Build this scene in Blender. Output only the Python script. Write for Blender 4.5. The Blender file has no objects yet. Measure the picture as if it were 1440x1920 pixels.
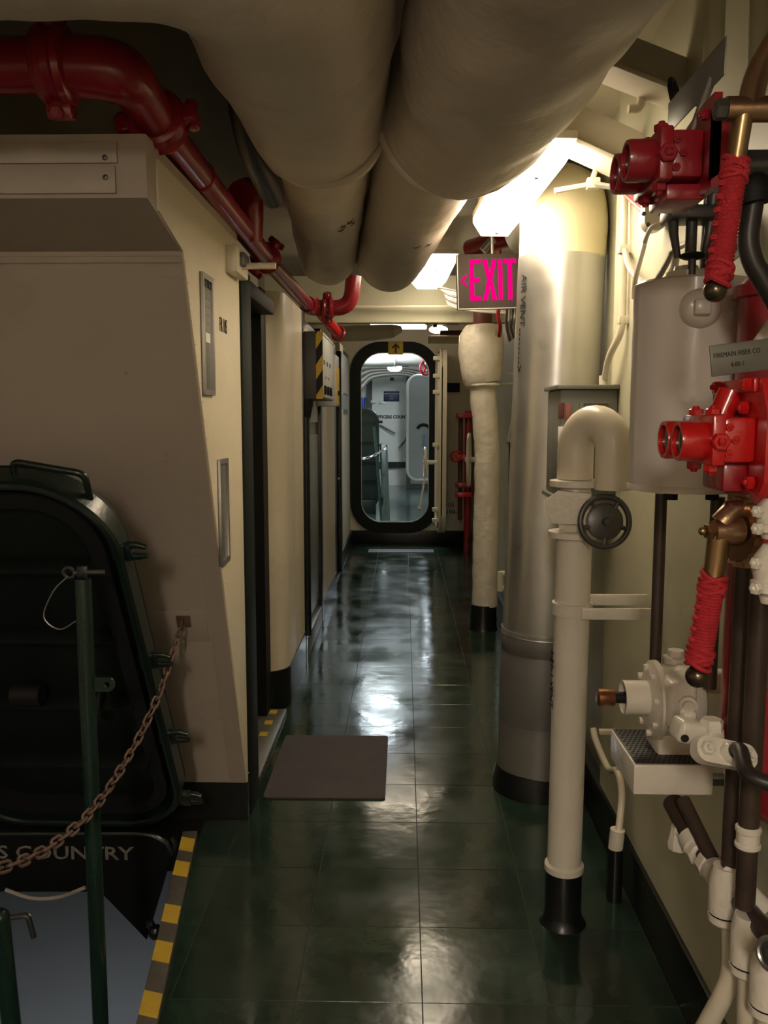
import bpy, bmesh, math, random
from mathutils import Vector, Matrix, Euler, noise
random.seed(7)
PI = math.pi
V = Vector
SC = bpy.context.scene
COL = SC.collection

# ------------------------------------------------------------------ camera, world, exposure
F = 1600.0                      # focal length in pixels of the 1440x1920 frame
EYE = V((0, 0, 1.40))
PITCH = math.atan(180 / F); YAW = math.atan(37 / F)
cam_d = bpy.data.cameras.new('camera'); cam = bpy.data.objects.new('camera', cam_d); COL.objects.link(cam)
cam_d.sensor_fit = 'HORIZONTAL'; cam_d.sensor_width = 36; cam_d.lens = F / 1440 * 36
cam_d.clip_start = 0.02; cam_d.clip_end = 100
cam.location = EYE; cam.rotation_euler = (PI / 2 - PITCH, 0, YAW)
SC.camera = cam
world = bpy.data.worlds.new('world'); SC.world = world; world.use_nodes = True
world.node_tree.nodes['Background'].inputs[0].default_value = (0.02, 0.02, 0.02, 1)
world.node_tree.nodes['Background'].inputs[1].default_value = 0.1
SC.view_settings.view_transform = 'Standard'; SC.view_settings.look = 'None'
SC.view_settings.gamma = 1; SC.view_settings.use_curve_mapping = False
SC.view_settings.exposure = 0.0
LAMP_WARM = (1.0, 0.84, 0.62); LAMP_COOL = (0.80, 0.93, 1.0)
E_NEAR = 24.0      # fluorescent fixture over the exit sign
E_MID = 14.0       # next fixtures along the passage
E_BACK_ASSUMED = 108.0     # assumed unseen fixture, added behind the photographer to light the near end
E_FAR_ASSUMED = 55.0       # assumed unseen cool fixtures in the next compartment
E_LOW_ASSUMED = 30.0        # assumed unseen fixture on the deck below

RC = Euler((PI / 2 - PITCH, 0, YAW)).to_matrix()
def ray(px, py): return RC @ V(((px - 720) / F, (960 - py) / F, -1))
def at(px, py, Y):               # the point of the place at depth Y along the passage
    d = ray(px, py); return EYE + d * (Y / d.y)
def atx(px, py, X):
    d = ray(px, py); return EYE + d * (X / d.x)
def atz(px, py, z):
    d = ray(px, py); return EYE + d * ((z - EYE.z) / d.z)

# ------------------------------------------------------------------ materials
MATS = {}
def mat(name, col, rough=0.5, metal=0.0, bump=0.0, bscale=40, var=0.0, vscale=6, coat=0.0, dirt=None, dscale=3, damt=0.0,
        emit=None, estr=0.0, rvar=0.0, spec=0.5):
    m = bpy.data.materials.new(name); m.use_nodes = True; nt = m.node_tree; N = nt.nodes; L = nt.links
    b = N['Principled BSDF']
    b.inputs['Base Color'].default_value = (*col, 1); b.inputs['Roughness'].default_value = rough
    b.inputs['Metallic'].default_value = metal; b.inputs['Specular IOR Level'].default_value = spec; b.inputs['Coat Weight'].default_value = coat
    b.inputs['Coat Roughness'].default_value = 0.12
    geo = N.new('ShaderNodeNewGeometry')
    colout = None
    if var > 0:
        n = N.new('ShaderNodeTexNoise'); n.inputs['Scale'].default_value = vscale; n.inputs['Detail'].default_value = 5
        L.new(geo.outputs['Position'], n.inputs['Vector'])
        r = N.new('ShaderNodeValToRGB'); r.color_ramp.elements[0].position = 0.3; r.color_ramp.elements[1].position = 0.7
        r.color_ramp.elements[0].color = (*[c * (1 - var) for c in col], 1)
        r.color_ramp.elements[1].color = (*[min(1, c * (1 + var * 0.6)) for c in col], 1)
        L.new(n.outputs['Fac'], r.inputs['Fac']); colout = r.outputs['Color']
    if dirt is not None:
        n2 = N.new('ShaderNodeTexNoise'); n2.inputs['Scale'].default_value = dscale; n2.inputs['Detail'].default_value = 8
        n2.inputs['Roughness'].default_value = 0.7
        L.new(geo.outputs['Position'], n2.inputs['Vector'])
        r2 = N.new('ShaderNodeValToRGB'); r2.color_ramp.elements[0].position = 0.58; r2.color_ramp.elements[1].position = 0.78
        r2.color_ramp.elements[0].color = (0, 0, 0, 1); r2.color_ramp.elements[1].color = (damt, damt, damt, 1)
        L.new(n2.outputs['Fac'], r2.inputs['Fac'])
        mx = N.new('ShaderNodeMixRGB'); mx.inputs['Color2'].default_value = (*dirt, 1)
        L.new(r2.outputs['Color'], mx.inputs['Fac'])
        if colout: L.new(colout, mx.inputs['Color1'])
        else: mx.inputs['Color1'].default_value = (*col, 1)
        colout = mx.outputs['Color']
    if colout: L.new(colout, b.inputs['Base Color'])
    if rvar > 0:
        n4 = N.new('ShaderNodeTexNoise'); n4.inputs['Scale'].default_value = 5; n4.inputs['Detail'].default_value = 6
        L.new(geo.outputs['Position'], n4.inputs['Vector'])
        mr = N.new('ShaderNodeMapRange'); mr.inputs['From Min'].default_value = 0.3; mr.inputs['From Max'].default_value = 0.7
        mr.inputs['To Min'].default_value = max(0.03, rough - rvar); mr.inputs['To Max'].default_value = rough + rvar
        L.new(n4.outputs['Fac'], mr.inputs['Value']); L.new(mr.outputs['Result'], b.inputs['Roughness'])
    if bump > 0:
        n3 = N.new('ShaderNodeTexNoise'); n3.inputs['Scale'].default_value = bscale; n3.inputs['Detail'].default_value = 4
        L.new(geo.outputs['Position'], n3.inputs['Vector'])
        bp = N.new('ShaderNodeBump'); bp.inputs['Strength'].default_value = bump; bp.inputs['Distance'].default_value = 0.01
        L.new(n3.outputs['Fac'], bp.inputs['Height']); L.new(bp.outputs['Normal'], b.inputs['Normal'])
    if emit:
        b.inputs['Emission Color'].default_value = (*emit, 1); b.inputs['Emission Strength'].default_value = estr
    MATS[name] = m; return m

CREAM = mat('cream_paint', (0.66, 0.58, 0.43), 0.42, bump=0.18, bscale=30, var=0.08, vscale=3, dirt=(0.28, 0.20, 0.12), dscale=2.2, damt=0.35)
CREAMS = mat('cream_paint_smooth', (0.68, 0.61, 0.47), 0.35, bump=0.06, bscale=25, var=0.05, vscale=3, coat=0.1)
TAN = mat('tan_bulkhead_paint', (0.41, 0.345, 0.285), 0.5, bump=0.12, bscale=35, var=0.08, vscale=2, dirt=(0.22, 0.15, 0.10), dscale=2.5, damt=0.3)
KHAKI = mat('pale_khaki_paint', (0.50, 0.48, 0.34), 0.5, bump=0.15, bscale=14, var=0.1, vscale=2, dirt=(0.12, 0.10, 0.06), dscale=5, damt=0.4)
CEIL = mat('deckhead_paint', (0.42, 0.38, 0.29), 0.6, bump=0.2, bscale=20, var=0.12, vscale=3)
LAG = mat('painted_lagging_cloth', (0.56, 0.475, 0.385), 0.5, bump=0.6, bscale=13, var=0.1, vscale=4, dirt=(0.25, 0.18, 0.12), dscale=3, damt=0.4)
LAGW = mat('white_lagging_cloth', (0.72, 0.65, 0.52), 0.36, bump=0.8, bscale=20, var=0.06, vscale=8, coat=0.1)
LAGY = mat('yellowed_lagging_cloth', (0.72, 0.64, 0.40), 0.45, bump=0.25, bscale=12, var=0.08, vscale=5)
WHITE = mat('thick_white_paint', (0.74, 0.68, 0.57), 0.3, bump=0.22, bscale=70, var=0.04, vscale=10, coat=0.2)
WHITEC = mat('white_enamel', (0.72, 0.71, 0.66), 0.35, bump=0.05, bscale=40, var=0.05)
TANK = mat('tank_grey_white_paint', (0.70, 0.63, 0.56), 0.28, bump=0.08, bscale=50, var=0.04, vscale=4, coat=0.25)
GREEN = mat('dark_green_gloss_paint', (0.006, 0.014, 0.010), 0.3, bump=0.12, bscale=50, var=0.2, coat=0.1)
POSTG = mat('post_green_paint', (0.011, 0.030, 0.021), 0.25, bump=0.1, bscale=60, var=0.25, coat=0.3)
GREENM = mat('dark_green_matt_paint', (0.006, 0.010, 0.008), 0.6, bump=0.12, bscale=40, var=0.2, spec=0.25)
BLACK = mat('black_paint', (0.008, 0.009, 0.009), 0.3, bump=0.1, bscale=40)
BLACKM = mat('black_matt', (0.010, 0.010, 0.010), 0.6, spec=0.25)
REDD = mat('fire_main_red_paint', (0.30, 0.012, 0.022), 0.28, bump=0.06, bscale=40, var=0.15, vscale=8, coat=0.3)
RED = mat('bright_red_gloss_paint', (0.55, 0.012, 0.012), 0.25, bump=0.12, bscale=45, var=0.08, vscale=12, coat=0.35)
CORD = mat('red_cord', (0.50, 0.02, 0.03), 0.7, bump=0.4, bscale=400, var=0.15, vscale=60)
GALV = mat('galvanised_sheet', (0.58, 0.57, 0.53), 0.36, metal=0.85, bump=0.03, bscale=5, var=0.14, vscale=3, rvar=0.1)
GALVD = mat('dark_tape_wrap', (0.17, 0.165, 0.155), 0.42, metal=0.3, bump=0.08, bscale=12, var=0.2, vscale=4)
STEEL = mat('steel', (0.45, 0.44, 0.42), 0.35, metal=0.9, bump=0.05, bscale=60, var=0.1)
DSTEEL = mat('dark_steel', (0.12, 0.115, 0.11), 0.4, metal=0.7, bump=0.08, bscale=50, var=0.2)
BRASS = mat('aged_brass', (0.36, 0.24, 0.12), 0.3, metal=0.95, bump=0.05, bscale=30, var=0.2, vscale=20)
BRONZE = mat('bronze', (0.48, 0.30, 0.18), 0.3, metal=0.95, bump=0.12, bscale=60, var=0.3, vscale=15)
COPPER = mat('copper', (0.55, 0.27, 0.13), 0.3, metal=0.95, var=0.15, vscale=30)
DBRASS = mat('dark_brass_ball', (0.13, 0.10, 0.07), 0.25, metal=0.9, var=0.2, vscale=15)
BROWN = mat('brown_painted_pipe', (0.055, 0.036, 0.026), 0.4, bump=0.12, bscale=60, var=0.25, vscale=10)
RUST = mat('brown_painted_chain', (0.15, 0.085, 0.06), 0.55, bump=0.25, bscale=120, var=0.35, vscale=40)
HOSE = mat('black_rubber_hose', (0.025, 0.02, 0.018), 0.4)
GREYP = mat('grey_green_enamel', (0.16, 0.165, 0.14), 0.4, bump=0.06, bscale=30, var=0.08)
DGREY = mat('dark_grey_enamel', (0.045, 0.045, 0.042), 0.45, var=0.1)
LGREY = mat('light_grey_panel', (0.42, 0.41, 0.38), 0.4, var=0.05)
DOORG = mat('grey_door_paint', (0.14, 0.145, 0.12), 0.4, var=0.08)
PLATE = mat('engraved_steel_plate', (0.20, 0.195, 0.165), 0.42, metal=0.5, bump=0.04, bscale=80, var=0.12, vscale=6)
YEL = mat('hazard_yellow', (0.55, 0.36, 0.03), 0.55, bump=0.15, bscale=80, var=0.12, vscale=20)
TAPEG = mat('grit_tape_grey', (0.085, 0.072, 0.06), 0.75, bump=0.3, bscale=250, var=0.15, vscale=30)
MATM = mat('rubber_mat_grey', (0.060, 0.048, 0.046), 0.75, bump=0.3, bscale=220, var=0.12, vscale=8)
SIGNBR = mat('sign_face_brown', (0.085, 0.065, 0.055), 0.6, spec=0.2, var=0.05)
SIGNED = mat('sign_edge_white', (0.75, 0.72, 0.66), 0.4)
LETTER = mat('exit_letter_glow', (0.02, 0.0, 0.005), 0.9, emit=(1.0, 0.0, 0.23), estr=1.0, spec=0.0)
INK = mat('black_ink', (0.012, 0.012, 0.012), 0.6)
INKG = mat('worn_grey_stencil_ink', (0.20, 0.19, 0.16), 0.6, var=0.3, vscale=60)
PAPER = mat('white_paper', (0.75, 0.74, 0.7), 0.6)
BLUE = mat('blue_plastic', (0.01, 0.06, 0.35), 0.4)
NAVY = mat('navy_sign', (0.012, 0.02, 0.08), 0.4)
DECKB = mat('lower_deck_blue_grey', (0.24, 0.255, 0.265), 0.45, bump=0.05, bscale=12, var=0.06, vscale=2)
LENS = mat('port_lens', (0.05, 0.055, 0.055), 0.15, metal=0.3)
CABLE = mat('grey_cable_sheath', (0.42, 0.39, 0.33), 0.45, var=0.1, vscale=20)
CABLED = mat('dark_cable_sheath', (0.10, 0.09, 0.08), 0.5)
PIPEBR = mat('red_brown_primer', (0.12, 0.03, 0.022), 0.5)
GASKET = mat('rubber_gasket', (0.01, 0.012, 0.011), 0.5)
def glow(name, col, e): return mat(name, (0.9, 0.9, 0.88), 0.5, emit=col, estr=e)
L_NEAR = glow('lit_diffuser_warm', LAMP_WARM, E_NEAR)
L_MID = glow('lit_diffuser_second', LAMP_WARM, E_MID)
L_BACK_ASSUMED = glow('assumed_diffuser_back', (1, 0.87, 0.74), E_BACK_ASSUMED)
L_FAR_ASSUMED = glow('assumed_diffuser_cool', LAMP_COOL, E_FAR_ASSUMED)
L_LOW_ASSUMED = glow('assumed_diffuser_low', (0.92, 0.96, 1.0), E_LOW_ASSUMED)

def floor_material():
    m = bpy.data.materials.new('waxed_green_floor_tile'); m.use_nodes = True; nt = m.node_tree; N = nt.nodes; L = nt.links
    b = N['Principled BSDF']; geo = N.new('ShaderNodeNewGeometry'); oi = N.new('ShaderNodeObjectInfo')
    n = N.new('ShaderNodeTexNoise'); n.inputs['Scale'].default_value = 7; n.inputs['Detail'].default_value = 7; n.inputs['Roughness'].default_value = 0.65
    n.inputs['Distortion'].default_value = 1.2
    L.new(geo.outputs['Position'], n.inputs['Vector'])
    r = N.new('ShaderNodeValToRGB'); r.color_ramp.elements[0].position = 0.35; r.color_ramp.elements[1].position = 0.72
    r.color_ramp.elements[0].color = (0.014, 0.026, 0.018, 1); r.color_ramp.elements[1].color = (0.024, 0.050, 0.032, 1)
    L.new(n.outputs['Fac'], r.inputs['Fac'])
    hs = N.new('ShaderNodeHueSaturation')
    mr0 = N.new('ShaderNodeMapRange'); mr0.inputs['To Min'].default_value = 0.75; mr0.inputs['To Max'].default_value = 1.25
    L.new(oi.outputs['Random'], mr0.inputs['Value']); L.new(mr0.outputs['Result'], hs.inputs['Value']); L.new(r.outputs['Color'], hs.inputs['Color'])
    # pale scuffs: stretched thin streaks
    mp = N.new('ShaderNodeMapping'); mp.inputs['Scale'].default_value = (6, 60, 1); mp.inputs['Rotation'].default_value = (0, 0, 0.25)
    L.new(geo.outputs['Position'], mp.inputs['Vector'])
    n2 = N.new('ShaderNodeTexNoise'); n2.inputs['Scale'].default_value = 1.6; n2.inputs['Detail'].default_value = 6
    L.new(mp.outputs['Vector'], n2.inputs['Vector'])
    r2 = N.new('ShaderNodeValToRGB'); r2.color_ramp.elements[0].position = 0.70; r2.color_ramp.elements[1].position = 0.80
    r2.color_ramp.elements[0].color = (0, 0, 0, 1); r2.color_ramp.elements[1].color = (0.45, 0.45, 0.45, 1)
    L.new(n2.outputs['Fac'], r2.inputs['Fac'])
    mx = N.new('ShaderNodeMixRGB'); mx.inputs['Color2'].default_value = (0.16, 0.17, 0.12, 1)
    L.new(r2.outputs['Color'], mx.inputs['Fac']); L.new(hs.outputs['Color'], mx.inputs['Color1']); L.new(mx.outputs['Color'], b.inputs['Base Color'])
    n3 = N.new('ShaderNodeTexNoise'); n3.inputs['Scale'].default_value = 4; n3.inputs['Detail'].default_value = 6
    L.new(geo.outputs['Position'], n3.inputs['Vector'])
    mr = N.new('ShaderNodeMapRange'); mr.inputs['From Min'].default_value = 0.3; mr.inputs['From Max'].default_value = 0.7
    mr.inputs['To Min'].default_value = 0.07; mr.inputs['To Max'].default_value = 0.24
    L.new(n3.outputs['Fac'], mr.inputs['Value']); L.new(mr.outputs['Result'], b.inputs['Roughness'])
    b.inputs['Specular IOR Level'].default_value = 0.6
    n5 = N.new('ShaderNodeTexNoise'); n5.inputs['Scale'].default_value = 9; n5.inputs['Detail'].default_value = 3
    L.new(geo.outputs['Position'], n5.inputs['Vector'])
    bp = N.new('ShaderNodeBump'); bp.inputs['Strength'].default_value = 0.14; bp.inputs['Distance'].default_value = 0.01
    L.new(n5.outputs['Fac'], bp.inputs['Height']); L.new(bp.outputs['Normal'], b.inputs['Normal'])
    return m
TILE = floor_material()
GROUT = mat('tile_joint', (0.022, 0.026, 0.02), 0.6)

# ------------------------------------------------------------------ mesh builder
def frame(o, u, v):
    u = V(u).normalized(); v = V(v); w = u.cross(v).normalized(); v = w.cross(u).normalized()
    m = Matrix((u, v, w)).transposed().to_4x4(); m.translation = V(o); return m
def fil(pts, r, n=6):            # polyline with rounded corners
    pts = [V(p) for p in pts]; out = [pts[0]]
    for i in range(1, len(pts) - 1):
        a, b, c = pts[i - 1], pts[i], pts[i + 1]
        d1 = (a - b); d2 = (c - b); k = min(r, d1.length * 0.49, d2.length * 0.49)
        p1 = b + d1.normalized() * k; p2 = b + d2.normalized() * k
        for j in range(n + 1):
            t = j / n; out.append(p1 * (1 - t) ** 2 + b * 2 * t * (1 - t) + p2 * t ** 2)
    out.append(pts[-1]); return out
def crv(pts, n=6):               # Catmull-Rom through points
    P = [V(p) for p in pts]; P = [P[0] * 2 - P[1]] + P + [P[-1] * 2 - P[-2]]; out = []
    for i in range(1, len(P) - 2):
        for j in range(n):
            t = j / n; a, b, c, d = P[i - 1], P[i], P[i + 1], P[i + 2]
            out.append(0.5 * ((2 * b) + (c - a) * t + (2 * a - 5 * b + 4 * c - d) * t * t + (3 * b - a - 3 * c + d) * t ** 3))
    out.append(P[-2]); return out
def rrect(w, h, r, n=6, cx=0, cy=0):
    out = []
    rs = r if isinstance(r, (list, tuple)) else (r, r, r, r)   # tr, tl, bl, br
    for (sx, sy, a0, rr) in ((1, 1, 0, rs[0]), (-1, 1, 90, rs[1]), (-1, -1, 180, rs[2]), (1, -1, 270, rs[3])):
        for j in range(n + 1):
            a = math.radians(a0 + 90 * j / n)
            out.append((cx + sx * (w / 2 - rr) + rr * math.cos(a), cy + sy * (h / 2 - rr) + rr * math.sin(a)))
    return out

OFF = {}
class MB:
    def __init__(s, M=None): s.bm = bmesh.new(); s.M = M if M is not None else Matrix()
    def _v(s, p): return s.bm.verts.new(s.M @ V(p))
    def box(s, x0, x1, y0, y1, z0, z1, b=0.0, seg=2):
        x0, x1 = sorted((x0, x1)); y0, y1 = sorted((y0, y1)); z0, z1 = sorted((z0, z1))
        v = [s._v(p) for p in ((x0, y0, z0), (x1, y0, z0), (x1, y1, z0), (x0, y1, z0), (x0, y0, z1), (x1, y0, z1), (x1, y1, z1), (x0, y1, z1))]
        fs = [s.bm.faces.new([v[i] for i in q]) for q in ((0, 3, 2, 1), (4, 5, 6, 7), (0, 1, 5, 4), (1, 2, 6, 5), (2, 3, 7, 6), (3, 0, 4, 7))]
        if b > 0:
            es = list({e for f in fs for e in f.edges})
            bmesh.ops.bevel(s.bm, geom=es, offset=b, segments=seg, affect='EDGES', profile=0.5, clamp_overlap=True)
        return s
    def ringloft(s, rings, closed_ends=True, loop=False):
        R = [[s._v(p) for p in r] for r in rings]; n = len(R[0])
        k = len(R)
        for i in range(k if loop else k - 1):
            a, b = R[i], R[(i + 1) % k]
            for j in range(n):
                try: s.bm.faces.new((a[j], a[(j + 1) % n], b[(j + 1) % n], b[j]))
                except ValueError: pass
        if closed_ends and not loop:
            s.bm.faces.new(list(reversed(R[0]))); s.bm.faces.new(R[-1])
        return s
    def tube(s, pts, r, n=12, loop=False, caps=True):
        pts = [V(p) for p in pts]; k = len(pts)
        rs = r if isinstance(r, (list, tuple)) else [r] * k
        T = []
        for i in range(k):
            if loop: t = pts[(i + 1) % k] - pts[i - 1]
            else: t = pts[min(i + 1, k - 1)] - pts[max(i - 1, 0)]
            T.append(t.normalized() if t.length > 1e-9 else V((0, 0, 1)))
        up = V((0, 0, 1)) if abs(T[0].z) < 0.9 else V((0, 1, 0))
        u = T[0].cross(up).normalized(); rings = []
        for i in range(k):
            u = (u - T[i] * u.dot(T[i])).normalized(); w = T[i].cross(u)
            rings.append([pts[i] + (u * math.cos(2 * PI * j / n) + w * math.sin(2 * PI * j / n)) * rs[i] for j in range(n)])
        return s.ringloft(rings, caps, loop)
    def cyl(s, p0, p1, r0, r1=None, n=24):
        return s.tube([p0, p1], [r0, r0 if r1 is None else r1], n)
    def lathe(s, o, axis, prof, n=28):
        o = V(o); a = V(axis).normalized(); up = V((0, 0, 1)) if abs(a.z) < 0.9 else V((0, 1, 0))
        u = a.cross(up).normalized(); w = a.cross(u)
        rings = [[o + a * t + (u * math.cos(2 * PI * j / n) + w * math.sin(2 * PI * j / n)) * max(r, 1e-4) for j in range(n)] for t, r in prof]
        return s.ringloft(rings, True)
    def sphere(s, c, r, n=16, sc=(1, 1, 1)):
        c = V(c); m = n // 2
        rings = []
        for i in range(1, m):
            th = PI * i / m
            rings.append([c + V((math.sin(th) * math.cos(2 * PI * j / n) * sc[0], math.sin(th) * math.sin(2 * PI * j / n) * sc[1], -math.cos(th) * sc[2])) * r for j in range(n)])
        return s.ringloft(rings, True)
    def torus(s, c, axis, R, r, n=32, m=10):
        c = V(c); a = V(axis).normalized(); up = V((0, 0, 1)) if abs(a.z) < 0.9 else V((0, 1, 0))
        u = a.cross(up).normalized(); w = a.cross(u)
        return s.tube([c + (u * math.cos(2 * PI * j / n) + w * math.sin(2 * PI * j / n)) * R for j in range(n)], r, m, loop=True)
    def prism(s, poly, d0, d1):      # polygon in local x,y extruded along local z
        a = [s._v((p[0], p[1], d0)) for p in poly]; b = [s._v((p[0], p[1], d1)) for p in poly]; n = len(poly)
        s.bm.faces.new(list(reversed(a))); s.bm.faces.new(b)
        for i in range(n): s.bm.faces.new((a[i], a[(i + 1) % n], b[(i + 1) % n], b[i]))
        return s
    def ring(s, outer, inner, d0, d1):
        n = len(outer)
        A = [s._v((p[0], p[1], d0)) for p in outer]; B = [s._v((p[0], p[1], d1)) for p in outer]
        C = [s._v((p[0], p[1], d0)) for p in inner]; D = [s._v((p[0], p[1], d1)) for p in inner]
        for i in range(n):
            j = (i + 1) % n
            s.bm.faces.new((A[i], A[j], B[j], B[i])); s.bm.faces.new((D[i], D[j], C[j], C[i]))
            s.bm.faces.new((B[i], B[j], D[j], D[i])); s.bm.faces.new((C[i], C[j], A[j], A[i]))
        return s
    def hexa(s, p, axis, r, h): return s.lathe(p, axis, [(0, r), (h * 0.85, r), (h, r * 0.85)], 6)
    def jitter(s, amp, fr, sub=0):
        s.bm.normal_update()
        mv = []
        for v in s.bm.verts:
            mv.append(v.normal * amp * (noise.noise(v.co * fr) + 0.5 * noise.noise(v.co * fr * 2.3)))
        for v, d in zip(s.bm.verts, mv): v.co += d
        return s
    def build(s, name, m, parent=None, label=None, cat=None, group=None, kind=None, sharp=40):
        bmesh.ops.recalc_face_normals(s.bm, faces=s.bm.faces)
        me = bpy.data.meshes.new(name); s.bm.to_mesh(me); s.bm.free()
        return place(name, me, m, parent, label, cat, group, kind, sharp)
def place(name, me, m, parent=None, label=None, cat=None, group=None, kind=None, sharp=40):
    if parent is None:
        co = [v.co for v in me.vertices]
        lo = V([min(c[i] for c in co) for i in range(3)]); hi = V([max(c[i] for c in co) for i in range(3)])
        off = V(((lo.x + hi.x) / 2, (lo.y + hi.y) / 2, lo.z))
    else: off = OFF[parent]
    me.transform(Matrix.Translation(-off))
    me.polygons.foreach_set('use_smooth', [True] * len(me.polygons))
    me.set_sharp_from_angle(angle=math.radians(sharp))
    me.materials.append(m); me.update()
    o = bpy.data.objects.new(name, me); COL.objects.link(o); OFF[o] = off
    if parent is None: o.location = off
    else: o.parent = parent
    tag(o, label, cat, group, kind); return o
def tag(o, label=None, cat=None, group=None, kind=None):
    if label: o['label'] = label
    if cat: o['category'] = cat
    if group: o['group'] = group
    if kind: o['kind'] = kind
    return o
def thing(name, loc, label, cat, group=None, kind=None):
    o = bpy.data.objects.new(name, None); COL.objects.link(o); o.location = V(loc); OFF[o] = V(loc)
    o.empty_display_size = 0.05
    return tag(o, label, cat, group, kind)
def inst(me, name, parent, loc, rot=None):      # a piece sharing mesh data, standing at a world point
    o = bpy.data.objects.new(name, me); COL.objects.link(o); o.parent = parent; o.location = V(loc) - OFF[parent]
    if rot is not None: o.rotation_euler = rot
    OFF[o] = OFF[parent]; return o
def text(body, M, size, m, parent, name='lettering', sx=1.0, ext=0.0006, bold=0.0):
    cu = bpy.data.curves.new('txt', 'FONT'); cu.body = body; cu.align_x = 'CENTER'; cu.align_y = 'CENTER'; cu.size = size
    cu.extrude = ext; cu.offset = bold; cu.resolution_u = 2
    t = bpy.data.objects.new('txt', cu); COL.objects.link(t)
    dg = bpy.context.evaluated_depsgraph_get(); me = bpy.data.meshes.new_from_object(t.evaluated_get(dg))
    bpy.data.objects.remove(t); me.transform(M @ Matrix.Diagonal((sx, 1, 1, 1)))
    if len(me.materials): me.materials.clear()
    return place(name, me, m, parent)
def S(name, mb, m, label, cat='wall'): return mb.build(name, m, None, label, cat, kind='structure')
FACE = lambda o: frame(o, (1, 0, 0), (0, 0, 1))        # surface facing the camera end
FRIGHT = lambda o: frame(o, (0, 1, 0), (0, 0, 1))      # surface facing +x
FLEFT = lambda o: frame(o, (0, -1, 0), (0, 0, 1))      # surface facing -x

# ------------------------------------------------------------------ the setting
XL, XR, YB, ZC = -0.56, 0.67, 9.30, 2.42
T = 0.305
# floor: slab with the stair opening cut out, tiles as pieces
def barx(y):
    y = min(y, 2.69); return -0.69 + (2.68 - y) / (2.68 - 1.965) * 0.10      # inner edge of the stair opening
fl = MB()
fl.prism([(barx(2.68) - .004, 2.62), (barx(1.2), 1.2), (barx(1.2), -2.6), (XR + 0.1, -2.6), (XR + 0.1, YB + 0.05), (-1.0, YB + 0.05), (-1.0, 2.72), (-0.75, 2.72)], -0.06, -0.0012)
floor = S('floor', fl, GROUT, 'dark green waxed tile floor of the long narrow passage', 'floor')
def tile_mesh(poly):
    b = MB(); cx = sum(p[0] for p in poly) / len(poly); cy = sum(p[1] for p in poly) / len(poly)
    q = []
    for p in poly: d = V((p[0] - cx, p[1] - cy)); q.append((p[0] - math.copysign(0.0009, d.x), p[1] - math.copysign(0.0009, d.y)))
    top = [b._v((p[0], p[1], 0.0)) for p in [((x - cx) * 0.996 + cx, (y - cy) * 0.996 + cy) for x, y in q]]
    mid = [b._v((p[0], p[1], -0.0008)) for p in q]; n = len(q)
    b.bm.faces.new(top)
    for i in range(n): b.bm.faces.new((mid[i], mid[(i + 1) % n], top[(i + 1) % n], top[i]))
    bmesh.ops.recalc_face_normals(b.bm, faces=b.bm.faces)
    me = bpy.data.meshes.new('tile'); b.bm.to_mesh(me); b.bm.free(); me.materials.append(TILE); return me
half = T / 2
std = tile_mesh([(-half, -half), (half, -half), (half, half), (-half, half)])
X0 = 0.048 - 2 * T
rows = [2.82 - 5 * T + i * T for i in range(27)]
nt_ = 0
for y in rows:
    if y + T > YB + 0.3: break
    for c in range(4):
        p = V((X0 + (c + .5) * T, y + half, 0))
        inst(std, 'tile', floor, p, (random.uniform(-.0011, .0011), random.uniform(-.0011, .0011), random.choice((0, PI / 2, PI))))
    y1 = min(y + T, YB)
    if y1 > y + .02:
        x0 = X0 + 4 * T; w = XR + .02 - x0
        me = tile_mesh([(0, 0), (w, 0), (w, y1 - y), (0, y1 - y)])
        inst(me, 'tile', floor, (x0, y, 0))
    ya, yb = y, min(y + T, 2.83)
    if yb - ya > .05:
        me = tile_mesh([(barx(ya) - X0, 0), (0, 0), (0, yb - ya), (barx(yb) - X0, yb - ya)])
        inst(me, 'tile', floor, (X0, y, 0))

S('floor_side', MB().box(-2.6, barx(1.2), -2.6, 1.05, -.06, -.001), TILE, 'dark green deck left of the photographer', 'floor')
# deckhead
S('ceiling', MB().box(-2.6, 1.3, -2.7, YB, ZC, ZC + .08), CEIL, 'dim cream painted deckhead above the passage', 'ceiling')
# right wall in two runs
S('wall_right', MB().box(XR, XR + .08, -2.7, 2.80, 0, ZC), KHAKI, 'pale khaki painted bulkhead behind the valves and tank', 'wall')
S('wall_right_far', MB().box(XR + .05, XR + .13, 2.80, YB, 0, ZC), KHAKI, 'pale right bulkhead behind the sheet metal duct', 'wall')
S('baseboard_right', MB().box(XR - .012, XR + .03, -2.7, YB, 0, .155, .004), BLACK, 'black painted kick band along the right bulkhead', 'baseboard')
S('wall_back', MB().box(-2.6, 1.3, -2.78, -2.7, 0, ZC), CREAM, 'cream bulkhead behind the photographer', 'wall')

# slanted trunk at left (over the stairs), profile in y,z extruded along x
def yz(poly, x0, x1, m=None):
    b = MB(frame((0, 0, 0), (0, 1, 0), (0, 0, 1))); b.prism(poly, x0, x1); return b
prof = [(2.83, 0.0), (2.83, 0.13), (2.13, 1.80), (1.86, 1.86), (1.86, 1.975), (1.86, 1.99), (2.85, 1.99), (2.85, 0.0)]
trunk = S('wall_left', yz(prof, -2.6, -0.545), TAN, 'tan slanted bulkhead leaning over the open hatch', 'wall')
side = MB(frame((0, 0, 0), (0, 1, 0), (0, 0, 1)))
side.prism([(2.835, 0.13), (2.135, 1.80), (1.93, 1.85), (1.93, 1.96), (2.845, 1.96), (2.845, 0.13)], -0.5449, -0.5405)
side.build('side_plate', CREAM, trunk)
yz([(2.826, 0.0), (2.826, .135), (2.86, .135), (2.86, 0)], -2.6, -0.5385).build('kick_band', BLACK, trunk)
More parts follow.
